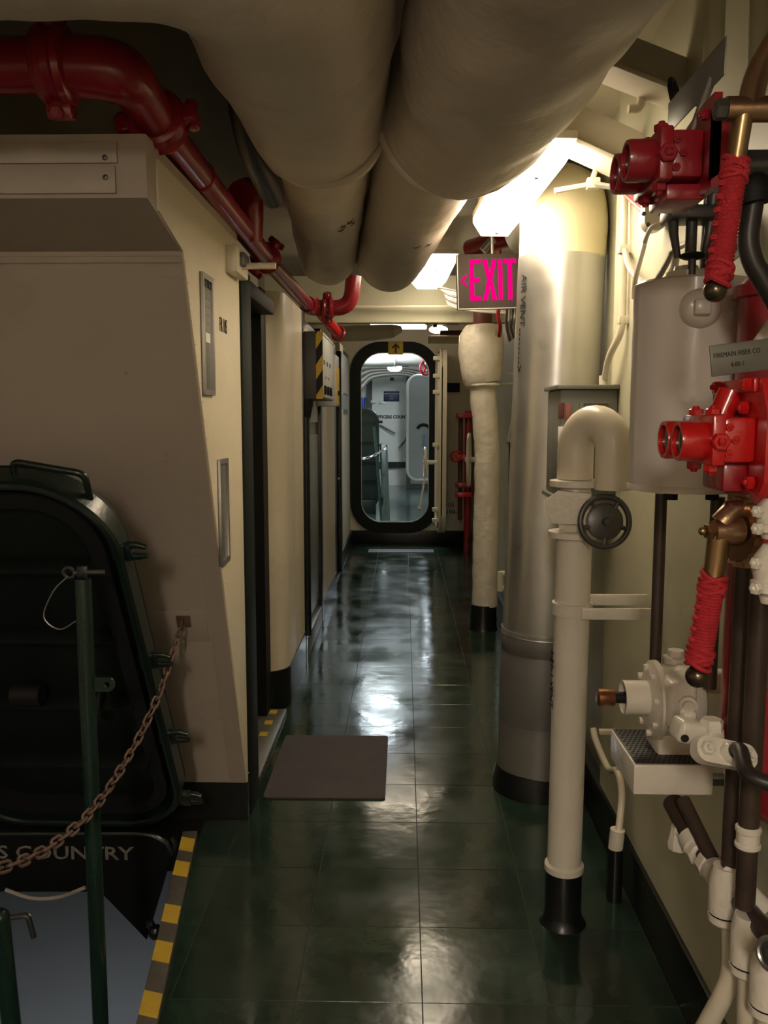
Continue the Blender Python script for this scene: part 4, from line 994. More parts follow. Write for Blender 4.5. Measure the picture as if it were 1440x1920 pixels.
# ------------------------------------------------------------------ tank on the right
TY = 1.56; tcx = (at(1185, 700, TY).x + at(1398, 700, TY).x) / 2; tr = (at(1398, 700, TY).x - at(1185, 700, TY).x) / 2 * .985
tz0 = at(1290, 928, TY - tr).z; tz1 = at(1290, 520, TY - tr).z + .006
tk = thing('tank', (tcx, TY, tz0), 'grey white cylindrical tank on the right bulkhead with a square headed plug', 'tank')
MB().lathe((tcx, TY, tz0), (0, 0, 1), [(0, tr - .004), (.004, tr), (tz1 - tz0 - .004, tr), (tz1 - tz0, tr - .004)], 56).build('shell', TANK, tk)
MB().lathe((tcx, TY, tz0 + .0), (0, 0, 1), [(-.001, tr - .02), (0.001, tr + .0015), (.01, tr + .0015), (.012, tr)], 56).build('bottom_seam', TANK, tk)
q = at(1314, 578, TY - tr); th = math.asin((q.x - tcx) / tr); nr = V((math.sin(th), -math.cos(th), 0))
pc = V((tcx, TY, q.z)) + nr * (tr - .004)
boss = MB().lathe(pc, nr, [(0, .034), (.008, .032), (.014, .026), (.016, .020)], 28).build('plug_boss', TANK, tk)
MB(frame(pc, nr.cross(V((0, 0, 1))), (0, 0, 1))).box(-.013, .013, -.013, .013, -.034, -.012, .003).build('square_head', TANK, boss) if False else None
fm_ = frame(pc + nr * .014, V((0, 0, 1)).cross(nr), (0, 0, 1))
MB(fm_).box(-.013, .013, -.013, .013, 0, .018, .003).build('square_head', TANK, boss)
for px in (1258, 1335):
    q = at(px, 936, TY - .02); MB().cyl((q.x, q.y, tz0 - .016), (q.x, q.y, tz0 + .003), .012, n=10).build('bolt', BLACKM, tk)
MB().box(tcx + .04, XR, TY + tr * .6, TY + tr * .8, tz0 + .12, tz0 + .2, .002).build('wall_lug', TANK, tk)
# valve on the tank's top
tv = thing('tank_valve', at(1286, 520, TY), 'dark steel valve spindle standing on the tank', 'valve')
q = at(1286, 520, TY)
MB().lathe((q.x, TY, tz1 - .002), (0, 0, 1), [(0, .034), (.02, .034), (.022, .022), (.03, .02)], 20).build('base', TANK, tv)
MB().cyl((q.x, TY - .03, tz1 + .008), (q.x, TY - .03, at(1286, 478, TY).z), .007, n=12).build('spindle', DSTEEL, tv)
MB().lathe((q.x, TY - .03, at(1286, 492, TY).z), (0, 0, 1), [(0, .014), (.003, .021), (.008, .021), (.011, .014)], 18).build('disc', BLACKM, tv)
zt_ = at(1286, 488, TY).z; zu_ = at(1286, 372, TY).z
for s in (-1, 1):
    MB().tube([(q.x + s * .022, TY - .02, zt_), (q.x + s * .030, TY - .02, zt_ + .04), (q.x + s * .036, TY - .02, zu_)], [.006, .008, .013], 10).build('yoke_arm', DSTEEL, tv)
MB().cyl((q.x, TY - .02, zt_), (q.x, TY - .02, zu_), .010, n=12).build('stem', DSTEEL, tv)
MB().box(q.x - .045, q.x + .05, TY - .05, TY + .02, zt_ + .062, zt_ + .085, .005).build('bridge', DSTEEL, tv)
MB().cyl((q.x + .055, TY + .03, tz1), (q.x + .058, TY + .03, at(1330, 330, TY).z), .022, n=14).build('side_pipe', BROWN, tv)
MB().lathe((q.x + .055, TY + .03, tz1 - .002), (0, 0, 1), [(0, .04), (.012, .04), (.014, .03), (.03, .028)], 16).build('collar', TANK, tv)

# fire main riser and brown pipes at the right
rz = thing('fire_main_riser', at(1400, 1300, 1.38), 'thick dark red riser pipe behind the levers at the right edge', 'pipe')
q = at(1428, 1200, 1.40)
MB().cyl((q.x, 1.40, .86), (q.x, 1.40, 1.60), .060, n=24).build('riser', REDD, rz)
MB().lathe((q.x, 1.40, 1.585), (0, 0, 1), [(0, .06), (.002, .070), (.02, .070), (.022, .06), (.05, .04), (.051, .03)], 24).build('top_flange', REDD, rz)
MB().tube(fil([(q.x, 1.40, .92), (q.x, 1.40, .80), (XR + .01, 1.40, .74)], .06), .060, 20).build('elbow', REDD, rz)
def brown(px, y0, y1, Y, r, label, extra=None, m_=None):
    a = at(px, y0, Y); c = at(px, y1, Y); x = (a.x + c.x) / 2
    t = thing('brown_pipe', (x, Y, min(a.z, c.z)), label, 'pipe', 'brown pipes at the right')
    MB().cyl((x, Y, a.z), (x, Y, c.z), r, n=16).build('tube', m_ or BROWN, t); return t, x
t, x = brown(1233, 925, 1310, 1.66, .0115, 'slim brown pipe dropping from the tank to the white pump')
t, x = brown(1338, 932, 1290, 1.56, .0125, 'brown pipe under the right side of the tank')
t, x = brown(1383, 1040, 1650, 1.34, .0155, 'brown pipe behind the lower red wrapped lever')
MB().lathe((x, 1.34, at(1383, 1062, 1.34).z), (0, 0, 1), [(0, .02), (.02, .02)], 6).build('nut', BRONZE, t)
t, x = brown(1412, 1050, 1700, 1.27, .0155, 'brown pipe with a white coupling near the right edge')
zq = at(1405, 1590, 1.27).z
MB().lathe((x, 1.27, zq), (0, 0, 1), [(0, .016), (.003, .0195), (.008, .0195), (.010, .0175), (.026, .0175), (.028, .0195), (.034, .0195), (.037, .016)], 18).build('coupling', WHITE, t)
hz = thing('steam_hose', at(1420, 450, 1.15), 'black bent pipe curving at the upper right edge', 'pipe')
MB().tube(fil([at(1412, 380, 1.2), at(1398, 470, 1.2), at(1470, 590, 1.2)], .06, 10), .014, 14).build('tube', HOSE, hz)
MB().cyl(at(1412, 382, 1.2), at(1408, 330, 1.2), .026, n=14).build('socket', BLACKM, hz)
for k, (px, lb) in enumerate(((1345, 'pale overhead pipe rising above the upper red valve'), (1428, 'pale overhead pipe at the top right corner'))):
    q0 = at(px, 80, 1.5); t = thing('overhead_pipe', q0, lb, 'pipe', 'pale overhead pipes')
    MB().cyl(at(px - 8, 130, 1.5), at(px + 2, -150, 1.5), .016, n=14).build('tube', KHAKI, t)
MB().cyl(at(1500, 540, 1.3), at(1418, 655, 1.3), .012, n=12).build('white_rod', WHITE, None, 'white slanting rod at the right edge above the name plate', 'pipe')
cbn = thing('cable_bundle', at(1385, 420, 1.7), 'sheaf of grey cables crossing behind the upper red lever', 'cable')
for k in range(5):
    MB().tube(crv([at(1335, 470 + k * 14, 1.75), at(1375, 430 + k * 13, 1.72), at(1450, 385 + k * 12, 1.68)], 5), .008, 8).build('cable', CABLED if k % 2 else CABLE, cbn)
# ------------------------------------------------------------------ red gear boxes
def hexes(pts, ax, r, h, m_, parent, name='bolt'):
    for p in pts: MB().hexa(p, ax, r, h).sphere(V(p) + V(ax).normalized() * h, r * .55, 8).build(name, m_, parent)
# lower box
def gearbox(pxl, pxr, pyt, pyb, Y, label, m_):
    a = at(pxl, pyb, Y); c = at(pxr, pyt, Y)
    x0, x1, z0, z1 = a.x, c.x, a.z, c.z; zm = (z0 + z1) / 2; H = z1 - z0
    t = thing('red_gear_box', (x1, Y + .06, z0), label, 'gear box', 'red valve gear boxes')
    MB().box(x0 + .012, x1, Y, Y + .115, z0, z1, .005).build('housing', m_, t)
    MB().box(x0 - .004, x0 + .014, Y - .004, Y + .119, z0 - .004, z1 + .004, .004).build('end_plate', m_, t)
    for k, y in enumerate((Y + .028, Y + .088)):
        pr = H * .45
        p = MB().lathe((x0 - .003, y, zm - .002), (-1, 0, 0), [(0, pr * .92), (.006, pr), (.032, pr), (.036, pr * .96), (.036, pr * .78), (.012, pr * .74), (.010, .001)], 30).build('port', m_, t)
        MB().lathe((x0 - .031, y, zm - .002), (-1, 0, 0), [(0, pr * .74), (.003, pr * .74), (.004, pr * .6)], 26).build('lens', LENS, p)
    hexes([(x0 + .004, Y + .02, z1 + .003), (x0 + .004, Y + .085, z1 + .003)], (0, 0, 1), .010, .008, m_, t)
    hexes([(x0 + .004, Y + .02, z0 - .003), (x0 + .004, Y + .085, z0 - .003)], (0, 0, -1), .010, .010, m_, t)
    hexes([(x0 + .005, Y - .003, zm - .002)], (0, -1, 0), .012, .010, m_, t)
    hexes([(x0 + .018, Y + .001, zm + H * .28), (x0 + .018, Y + .001, zm - H * .30), (x0 + .026, Y + .001, zm)], (0, -1, 0), .0055, .005, m_, t, 'screw')
    return t, x0, x1, z0, z1, zm
gb, x0, x1, z0, z1, zm = gearbox(1338, 1420, 782, 868, 1.10, 'bright red gear box with two round ports on the lower right', RED)
ztp = at(1415, 708, 1.10).z; zbt = at(1415, 930, 1.10).z
M = FLEFT((x1, 1.10, 0))       # local x = -y
MB(M).prism([(.012, zbt), (.03, zbt + .02), (.03, z1 + .005), (.006, ztp), (-.16, ztp), (-.16, zbt + .05), (-.10, zbt + .03)], -.012, 0).build('mounting_plate', RED, gb)
MB(FLEFT((x1, 1.10, 0))).box(-.15, 0, ztp - .018, ztp, 0, .006, .002).build('top_strip', RED, gb)
hexes([(x1 - .004, 1.115, ztp - .008), (x1 - .004, 1.225, ztp - .008), (x1 - .002, 1.13, z1 + .012), (x1 - .002, 1.10, z0 - .025)], (-1, 0, 0), .009, .009, RED, gb)
MB().cyl((x0 + .03, 1.17, z1 - .005), (x0 + .045, 1.17, z1 + .034), .017, n=16).build('breather', RED, gb)
MB().cyl((x1, 1.19, zm), (XR, 1.19, zm), .02, n=14).build('drive_shaft', DSTEEL, gb)
MB().box(x0 + .02, x1, 1.12, 1.20, z0 - .04, z0 + .001, .006).build('lower_body', REDD, gb)
# name plate
a = at(1333, 707, 1.14); c_ = at(1333, 648, 1.14)
npl = thing('name_plate', a, 'dull steel name plate reading firemain riser above the lower red gear box', 'sign')
NM = frame((a + c_) / 2, (1, .12, .13), (0, 0, 1)); nh = c_.z - a.z
MB(NM).box(0, .155, -nh / 2, nh / 2, -.003, 0, .001).build('plate', PLATE, npl)
text('FIREMAIN RISER CO', NM @ Matrix.Translation((.036, nh * .15, 0)), .0092, INK, npl, sx=.80)
text('4-80-1', NM @ Matrix.Translation((.036, -nh * .2, 0)), .0092, INK, npl, sx=.80)
# upper box, in a darker red that stands for the shade over it
ug, x0, x1, z0, z1, zm = gearbox(1240, 1322, 240, 332, 1.13, 'red gear box darkened for shade with two round ports at the upper right', REDD)
ztp = at(1345, 172, 1.10).z; zbt = at(1325, 352, 1.10).z
M = FLEFT((x1, 1.13, 0))
MB(M).prism([(.03, zbt), (.03, ztp), (-.01, ztp), (-.15, z1 + .012), (-.15, zbt + .03), (-.06, zbt)], -.010, 0).build('mounting_plate', REDD, ug)
MB(FACE((x1, 1.10, 0))).prism([(.0, zbt + .01), (.0, ztp - .02), (.035, z1 - .01), (.035, zbt + .035)], -.01, 0).build('gusset', REDD, ug)
hexes([(x1 - .001, 1.12, ztp - .02), (x1 - .001, 1.24, z1 + .005)], (-1, 0, 0), .007, .007, REDD, ug)
MB().box(x0 + .01, x0 + .06, 1.14, 1.22, z0 - .025, z0 - .005, .003).build('under_bracket', REDD, ug)
MB().cyl((x1, 1.19, zm), (XR, 1.19, zm), .02, n=14).build('drive_shaft', DSTEEL, ug)
# upper name plate, slanting over the box
a = at(1348, 200, 1.12); c_ = at(1362, 75, 1.12)
up = thing('name_plate', a, 'grey blank plate slanting above the upper red gear box', 'sign')
UM = frame(at(1362, 103, 1.12), (0, 1, 0), (0, 0, 1))
MB(UM).box(0, .23, -.023, .023, -.002, 0, .001).build('plate', PLATE, up)
MB().cyl(at(1362, 103, 1.12) + V((.0, .05, -.01)), V((x1 - .004, 1.17, ztp - .03)), .006, n=8).build('bracket', PLATE, up)

# small black handwheel up by the upper box
sw_ = thing('small_handwheel', at(1268, 180, 1.6), 'small black spoked handwheel above the upper red gear box', 'handwheel')
q = at(1266, 182, 1.6)
MB().torus(q, (1, -.6, .25), .030, .005, 24, 8).build('rim', BLACKM, sw_)
for k in range(4):
    a = PI / 2 * k; u = V((1, -.6, .25)).normalized(); e1_ = u.cross(V((0, 0, 1))).normalized(); e2_ = u.cross(e1_); d = e1_ * math.cos(a) + e2_ * math.sin(a)
    MB().cyl(q, q + d * .03, .004, n=6).build('spoke', BLACKM, sw_)
MB().cyl(q, V((XR, q.y + .1, q.z)), .008, n=10).build('stem', DSTEEL, sw_)

# ------------------------------------------------------------------ levers
def lever(hub, r0, g0, g1, ball, Y, label, hubr, wrap_r):
    H = at(*hub, Y); A = at(*r0, Y); G0 = at(*g0, Y); G1 = at(*g1, Y); B = at(*ball, Y)
    t = thing('brass_lever', H, label, 'lever', 'red wrapped levers')
    MB().tube([H, A, G0, G1], [hubr * .62, hubr * .55, hubr * .5, hubr * .45], 18).build('rod', BRASS, t)
    MB().sphere(B, (at(ball[0] + 22, ball[1], Y).x - B.x), 20).build('ball_end', DBRASS, t)
    ax = (G1 - G0).normalized(); L_ = (G1 - G0).length; n = int(L_ / .0042)
    pts = []; rs_ = wrap_r
    # cord: helical winding around a core
    u = ax.cross(V((0, 1, 0))).normalized(); w = ax.cross(u)
    turns = n; steps = 14
    for j in range(turns * steps + 1):
        a_ = 2 * PI * j / steps; tt = j / (turns * steps); pts.append(G0 + ax * (L_ * tt) + (u * math.cos(a_) + w * math.sin(a_)) * rs_)
    g = MB().cyl(G0, G1, wrap_r * .98, n=16).build('grip_core', CORD, t)
    MB().tube(pts, .0023, 5).build('cord_winding', CORD, g)
    # plaited ends and half hitches along the left side
    for P, s in ((G0, 1), (G1, -1)):
        for k in range(5):
            c = P + ax * s * (.001 + k * .0042)
            tilt = ax + (u if k % 2 else -u) * .35 + w * (.25 if k % 3 else -.25)
            MB().torus(c, tilt, wrap_r * 1.13, .0033, 24, 6).build('plaited_turn', CORD, g)
    hd_ = -u if (-u).x < 0 else u
    k = 0; y = .05 * L_ + .02
    while y < L_ - .02:
        c = G0 + ax * y + hd_ * wrap_r * 1.02 + V((0, -wrap_r * .35, 0))
        MB().sphere(c, .0052, 8, (1.2, 1, .8)).build('hitch', CORD, g); y += .015
    return t, H
lv1, H = lever((1397, 205), (1393, 215), (1380, 302), (1346, 528), (1341, 545), 1.02, 'upper brass lever with a red cord wrapped grip hanging over the tank', .021, .0125)
MB().cyl(H + V((-.022, 0, 0)), H + V((.07, 0, 0)), .014, n=18).build('hub', BRONZE, lv1)
MB().hexa(H + V((-.022, 0, 0)), (-1, 0, 0), .012, .012).build('hub_nut', DSTEEL, lv1)
MB().tube(fil([H + V((.005, 0, 0)), H + V((.014, .01, .04)), H + V((.05, .02, .10))], .03), .014, 14).build('crank_arm', BRONZE, lv1)
lv2, H = lever((1352, 995), (1348, 1010), (1338, 1082), (1309, 1245), (1307, 1268), 1.12, 'lower brass lever with a red cord wrapped grip over the white pump', .027, .0148)
MB().tube([H + V((-.012, -.004, 0)), H + V((.01, 0, 0)), H + V((.022, .004, 0))], [.014, .018, .020], 18).build('hub', BRONZE, lv2)
MB().hexa(H + V((-.012, -.004, 0)), (-1, -.2, 0), .011, .010).sphere(H + V((-.026, -.006, 0)), .006, 10).build('hub_nut', BRASS, lv2)
MB().tube([H + V((.0, 0, .01)), H + V((.012, .0, .026)), H + V((.04, .01, .03))], [.015, .014, .012], 12).build('yoke', BRONZE, lv2)
bp_ = thing('bronze_valve_bracket', at(1390, 1000, 1.16), 'bronze toothed bracket plate behind the lower lever hub', 'bracket')
qa = at(1372, 1000, 1.16); M = frame((H.x + .030, 1.15, 0), (.25, -1, 0), (0, 0, 1))
zt__ = at(1385, 925, 1.15).z; zm_ = H.z
MB(M).prism([(-.02, zt__), (.018, zt__), (.020, zm_ - .035), (-.024, zm_ - .035)], -.008, 0).build('plate', BRONZE, bp_)
MB(frame((H.x + .024, 1.135, zm_), (.25, -1, 0), (0, 0, 1))).prism([(.042 * math.cos(2 * PI * k / 48) * (1 + .05 * (k % 2)), .042 * math.sin(2 * PI * k / 48) * (1 + .05 * (k % 2))) for k in range(48)], -.012, 0).build('quadrant', BRONZE, bp_)
MB().box(H.x + .02, XR, 1.16, 1.18, zm_ - .05, zm_ - .04, .001).build('stay', BRONZE, bp_)
# white lumpy valve bodies at the right edge
for (py0, py1, lb, R_) in ((935, 1010, 'upper white valve bonnet at the right edge', .022), (1020, 1130, 'lower white valve body at the right edge below the bonnet', .026)):
    a = at(1446, py1, 1.08); c_ = at(1446, py0, 1.08); L_ = c_.z - a.z
    t = thing('white_valve', a, lb, 'valve', 'white valves at the right edge')
    MB().lathe(a, (0, 0, 1), [(0, R_ * .5), (L_ * .12, R_ * .6), (L_ * .2, R_), (L_ * .36, R_), (L_ * .40, R_ * .85), (L_ * .62, R_ * 1.0), (L_ * .8, R_ * .9), (L_, R_ * .5)], 18).jitter(.0012, 60).build('body', WHITE, t)
    hexes([a + V((-R_ * .9, -R_ * .5, L_ * .28)), a + V((-R_ * .9, -R_ * .4, L_ * .7))], (-1, -.5, 0), .008, .008, WHITE, t)
    MB().cyl(a + V((0, 0, L_ * .5)), (XR, a.y, a.z + L_ * .5), .012, n=12).build('branch', WHITE, t)

# ------------------------------------------------------------------ white pump
PY = 1.62; pz = at(1250, 1312, PY).z
pm = thing('white_pump', at(1250, 1390, PY), 'white painted pump with copper knob above the perforated box', 'pump')
Xf = lambda px: at(px, 1312, PY).x
MB().lathe((Xf(1212), PY, pz), (1, 0, 0), [(0, .050), (.004, .060), (.010, .076), (.020, .077), (.024, .070), (.050, .070), (.058, .074), (.075, .072), (.10, .05)], 36).build('body', WHITE, pm)
MB().lathe((Xf(1167), PY, pz + .004), (1, 0, 0), [(.02, .026), (.0, .030), (.0, .0335), (.050, .0335), (.056, .040)], 30).build('snout', WHITE, pm)
MB().cyl((Xf(1168) + .012, PY, pz + .004), (Xf(1168) + .014, PY, pz + .004), .029, n=24).build('snout_mouth', BLACKM, pm)
MB().cyl((Xf(1150), PY, pz + .004), (Xf(1180), PY, pz + .004), .011, n=14).build('spindle', BLACKM, pm)
MB().lathe((Xf(1119), PY, pz + .004), (1, 0, 0), [(0, .012), (.003, .0165), (.032, .0165), (.035, .014)], 24).build('knob', COPPER, pm)
for k in range(8):
    a = 2 * PI * k / 8 + .25; p = V((Xf(1212) + .006, PY - .062 * math.cos(a), pz + .062 * math.sin(a)))
    MB().hexa(p, (-1, 0, 0), .0065, .009).build('flange_bolt', WHITE, pm)
qc = at(1288, 1320, PY - .085)
MB().box(qc.x - .035, qc.x + .02, qc.y - .004, qc.y + .07, qc.z - .05, qc.z + .04, .012, 3).build('front_lug', WHITE, pm)
MB().lathe(qc + V((0, -.004, 0)), (-.2, -1, 0), [(0, .018), (.008, .017), (.009, .011), (.016, .010)], 18).build('plug', WHITE, pm)
MB().cyl((Xf(1290), PY + .01, pz + .035), (XR, PY + .01, pz + .035), .024, n=16).build('outlet_pipe', WHITE, pm)
MB().box(Xf(1225), Xf(1290), PY - .04, PY + .05, pz - .105, pz - .05, .008).build('pedestal', WHITE, pm)
MB().lathe((Xf(1270), PY + .02, pz + .06), (0, 0, 1), [(0, .025), (.02, .024), (.022, .016), (.034, .015)], 14).build('oil_cap', WHITE, pm)
# relief valve with flange and hose in front of the pump
rv = thing('flange_valve', at(1340, 1440, 1.45), 'lumpy white flanged valve in front of the pump with a black hose', 'valve')
vq = at(1334, 1360, 1.30)
MB().lathe((vq.x, 1.30, at(1330, 1425, 1.30).z), (0, 0, 1), [(0, .018), (.02, .022), (.04, .021), (.05, .019)], 20).jitter(.0015, 50).build('body', WHITE, rv)
MB().lathe((vq.x, 1.30, at(1330, 1382, 1.30).z), (0, 0, 1), [(0, .019), (.026, .0185), (.03, .015)], 6).build('hex_cap', WHITE, rv)
q = at(1287, 1368, 1.31)
lug = MB(frame(q, (1, .15, -.25), (0, 0, 1))).box(-.022, .036, -.018, .018, -.016, .024, .008, 3).build('side_lug', WHITE, rv)
MB().lathe(at(1284, 1384, 1.275), (-.1, -1, 0), [(0, .006), (.002, .006), (.002, .003)], 12).build('bore', BLACKM, lug)
MB().lathe(at(1290, 1348, 1.34), (0, 0, 1), [(-.01, .014), (.012, .013), (.016, .009)], 8).build('nut', WHITE, rv)
fM = frame(at(1360, 1412, 1.235), (1, .10, -.22), (.0, .6, 1))
MB(fM).prism(rrect(.096, .038, .018, 6), -.016, .006).jitter(.001, 60).build('flange', WHITE, rv)
for s in (-1, 1): MB(fM).hexa((s * .033, 0, .006), (0, 0, 1), .0105, .010).cyl((s * .033, 0, .015), (s * .033, 0, .022), .005, n=10).build('stud', WHITE, rv)
MB(fM).lathe((.004, 0, .004), (0, 0, 1), [(0, .0165), (.009, .0155), (.013, .0125)], 16).build('socket', WHITE, rv)
hs0 = fM @ V((.006, 0, .01)); nz = (fM.to_3x3() @ V((0, 0, 1)))
MB().tube(crv([hs0, hs0 + nz * .02, at(1402, 1450, 1.16), at(1445, 1470, 1.14), at(1500, 1478, 1.13)], 6), .0115, 14).build('hose', HOSE, rv)
MB().cyl(at(1292, 1364, 1.32), at(1292, 1364, 1.56), .012, n=12).build('mount', WHITE, rv)

# ------------------------------------------------------------------ perforated box
pb = thing('perforated_box', at(1250, 1500, 1.6), 'white box shelf with black perforated top under the pump', 'box')
bx0, by0, by1, bz1, bz0 = .43, 1.535, 1.715, .757, .697
bx1 = at(1338, 1460, by0).x
MB().box(bx0, bx1, by0, by1, bz0, bz1 - .002, .003).build('case', WHITE, pb)
MB().box(bx0 + .004, bx1 - .002, by0 + .004, by1 - .002, bz1 - .002, bz1, .0005).build('perforated_top', DGREY, pb)
b = MB()
for i in range(13):
    for j in range(17):
        x = bx0 + .010 + i * .0094 + (j % 2) * .0047; y = by0 + .010 + j * .0101
        if x < bx1 - .006: b.lathe((x, y, bz1), (0, 0, 1), [(-.0002, .0030), (.0006, .0028)], 6)
b.build('perforations', BLACKM, pb, kind='stuff')
MB().box(bx1 - .02, XR, by0 + .05, by0 + .08, bz0 - .004, bz0 + .01, .002).build('wall_arm', DSTEEL, pb)

# ------------------------------------------------------------------ pipework at the lower right
fz = thing('pipe_fitting_run', at(1310, 1600, 1.42), 'chipped white fittings and brown pipe slanting below the perforated box', 'pipe')
p0, p1 = at(1262, 1505, 1.60), at(1300, 1575, 1.50)
MB().cyl(p0, p1, .020, n=14).build('upper_pipe', BROWN, fz)
MB().lathe(p1, at(1330, 1625, 1.45) - p1, [(-.012, .024), (.012, .026), (.018, .016), (.022, .016)], 14).build('union', WHITE, fz)
MB().cyl(p1, at(1345, 1640, 1.42), .014, n=12).build('mid_pipe', BROWN, fz)
for px, py, Y in ((1312, 1597, 1.48), (1330, 1620, 1.45)):
    c = at(px, py, Y); MB().lathe(c, at(1350, 1650, 1.40) - at(1300, 1575, 1.5), [(-.012, .02), (-.008, .025), (.008, .025), (.012, .02)], 8).build('nut', WHITE, fz)
c = at(1345, 1638, 1.42); MB().lathe(c, at(1350, 1650, 1.40) - at(1300, 1575, 1.5), [(-.014, .022), (-.006, .027), (.012, .025), (.018, .018)], 16).build('coupling', WHITE, fz)
MB().cyl(c, at(1470, 1790, 1.16), .0165, n=14).build('lower_pipe', BROWN, fz)
MB().cyl(at(1280, 1500, 1.54), at(1335, 1612, 1.44), .0135, n=12).build('feed_pipe', BROWN, fz)
c = at(1272, 1570, 1.54); MB().lathe(c + V((0, 0, -.022)), (0, 0, 1), [(0, .018), (.012, .02), (.03, .016), (.045, .014)], 8).build('drain_plug', WHITE, fz)
MB().cyl(c + V((0, 0, .012)), p1, .013, n=10).build('drain_branch', WHITE, fz)
def conduit(name, px, y0, y1, Y, r, label, foot=None, ring=None):
    a = at(px, y0, Y); x = a.x
    t = thing('white_conduit', (x, Y, 0), label, 'pipe', 'white conduits at the lower right'); return t, x
# three conduits with fittings
for (pts, r, lb, fit) in (
    ([(1372, 1690, 1.34), (1372, 1830, 1.34), (1352, 1875, 1.34), (1318, 1935, 1.36), (1290, 1990, 1.40)], .0165, 'left white conduit bending inward at the lower right', (1360, 1672, 1.34, .026)),
    ([(1404, 1780, 1.26), (1401, 1990, 1.26)], .0165, 'middle straight white conduit at the lower right', (1402, 1765, 1.26, .026)),
    ([(1442, 1870, 1.20), (1440, 2020, 1.20)], .0165, 'right white conduit in the bottom right corner', (1440, 1840, 1.20, .026))):
    P = [at(*p) for p in pts]; t = thing('white_conduit', P[-1], lb, 'pipe', 'white conduits at the lower right')
    MB().tube(fil(P, .06, 6), r, 16).build('tube', CREAMS, t)
    c = at(*fit[:3]); R_ = fit[3]
    MB().lathe(c + V((0, 0, -.055)), (0, 0, 1), [(0, R_ * .75), (.006, R_), (.016, R_), (.017, R_ * .92), (.020, R_ * .92), (.021, R_), (.075, R_), (.10, R_ * .8)], 20).build('fitting', WHITE, t)
    MB().lathe(c + V((0, 0, -.0375)), (0, 0, 1), [(0, R_ * .96), (.002, R_ * .96)], 20).build('joint_ring', BLACKM, t)
    if 'left' in lb: MB().cyl(c + V((0, 0, .04)), c + V((.045, -.06, .0)), .016, n=12).build('elbow', WHITE, t)
cs = thing('chrome_valve_cap', at(1435, 1790, 1.10), 'shiny steel round cap at the right edge near the conduits', 'valve')
q = at(1446, 1790, 1.08)
MB().torus(q, (-1, -.55, .2), .020, .004, 26, 8).build('rim', STEEL, cs)
MB().lathe(q, (-1, -.55, .2), [(-.01, .019), (.0, .02), (.001, .010), (.006, .009), (.007, .004)], 20).build('face', DSTEEL, cs)
MB().cyl(q, (XR, q.y + .05, q.z), .012, n=10).build('stem', STEEL, cs)

# thin bent cable conduit behind the white vent pipe
bc = thing('bent_conduit', at(1155, 1690, 2.35), 'thin cream conduit bending down the right bulkhead into a black foot', 'pipe')
pts = [at(1112, 1365, 2.62), at(1118, 1390, 2.6), at(1140, 1440, 2.55), at(1158, 1447, 2.45), at(1166, 1490, 2.40), at(1160, 1560, 2.36)]
MB().tube(crv(pts, 8), .0105, 10).build('tube', CREAMS, bc)
MB().cyl(at(1158, 1555, 2.36), at(1154, 1592, 2.36), .021, n=14).build('gland', WHITE, bc)
q = at(1154, 1590, 2.36); MB().cyl(q, (q.x, q.y, 0), .022, n=14).build('black_foot', BLACK, bc)
for p in ((1130, 1372, 2.61), (1163, 1441, 2.45)):
    q = at(*p); MB().box(q.x - .012, XR, q.y - .008, q.y + .008, q.z - .008, q.z + .008, .002).build('clip', CREAMS, bc)

# ------------------------------------------------------------------ compartment beyond the oval doorway
fd = thing('white_door', at(732, 865, 17.2), 'white officers country door seen through the oval doorway', 'door')
a = at(698, 866, 17.2); c_ = at(772, 697, 17.2); w = c_.x - a.x; h = c_.z - a.z; cx, cz = (a.x + c_.x) / 2, (a.z + c_.z) / 2
M = FACE((cx, 17.2, cz))
MB(M).prism(rrect(w, h, .16, 8), -.05, 0).build('panel', WHITEC, fd)
MB(FACE((cx, 17.28, cz))).ring(rrect(w + .24, h + .24, .28, 8), rrect(w - .02, h - .02, .15, 8), -.02, .05).build('frame', GREEN, fd)
q = at(734, 743, 17.19); MB().box(q.x - .155, q.x + .155, 17.185, 17.2, q.z - .1, q.z + .1, .002).build('blue_sign', NAVY, fd)
for k, s in enumerate(('AUTHORIZED PERSONNEL', 'ONLY', 'PLEASE')):
    text(s, FACE((q.x, 17.184, q.z + .05 - k * .05)), .026, PAPER, fd)
q = at(738, 782, 17.19); text('OFFICERS COUNTRY', FACE((q.x, 17.199, q.z)), .085, INK, fd, sx=.95, bold=.004)
q = at(735, 711, 17.19); MB().box(q.x - .04, q.x + .04, 17.19, 17.2, q.z - .03, q.z + .04).build('emblem_plate', DGREY, fd)
for (p, r_) in (((712, 797), (741, 813)), ((764, 808), (760, 826)), ((760, 826), (748, 839))):
    MB().cyl(at(*p, 17.15), at(*r_, 17.1), .018, n=8).build('dog_lever', DSTEEL, fd)
for (x, y) in ((700, 753), (763, 800), (762, 838), (763, 716), (763, 860)):
    q = at(x, y, 17.17); MB().box(q.x - .05, q.x + .05, 17.1, 17.2, q.z - .03, q.z + .03, .01).build('dog', WHITEC, fd)
q = at(716, 756, 17.15); MB().box(q.x - .06, q.x + .06, 17.17, 17.2, q.z - .015, q.z + .015, .004).build('hinge', STEEL, fd)
fo = thing('grey_door', at(785, 900, 13.5), 'grey white watertight door standing open right of the officers country door', 'door')
a = at(763, 902, 13.4); c_ = at(806, 702, 13.4); w = .62; h = c_.z - a.z
FMt = frame((a.x + w / 2 * .92, 13.55, (a.z + c_.z) / 2), (.92, .38, 0), (0, 0, 1))
MB(FMt).prism(rrect(w, h, .18, 8), -.05, 0).build('panel', mat('pale_grey_paint', (.36, .37, .36), .4, var=.05), fo)
MB(FMt).tube([(p[0], p[1], .0) for p in rrect(w - .02, h - .02, .17, 8)], .02, 8, loop=True).build('rim', WHITEC, fo)
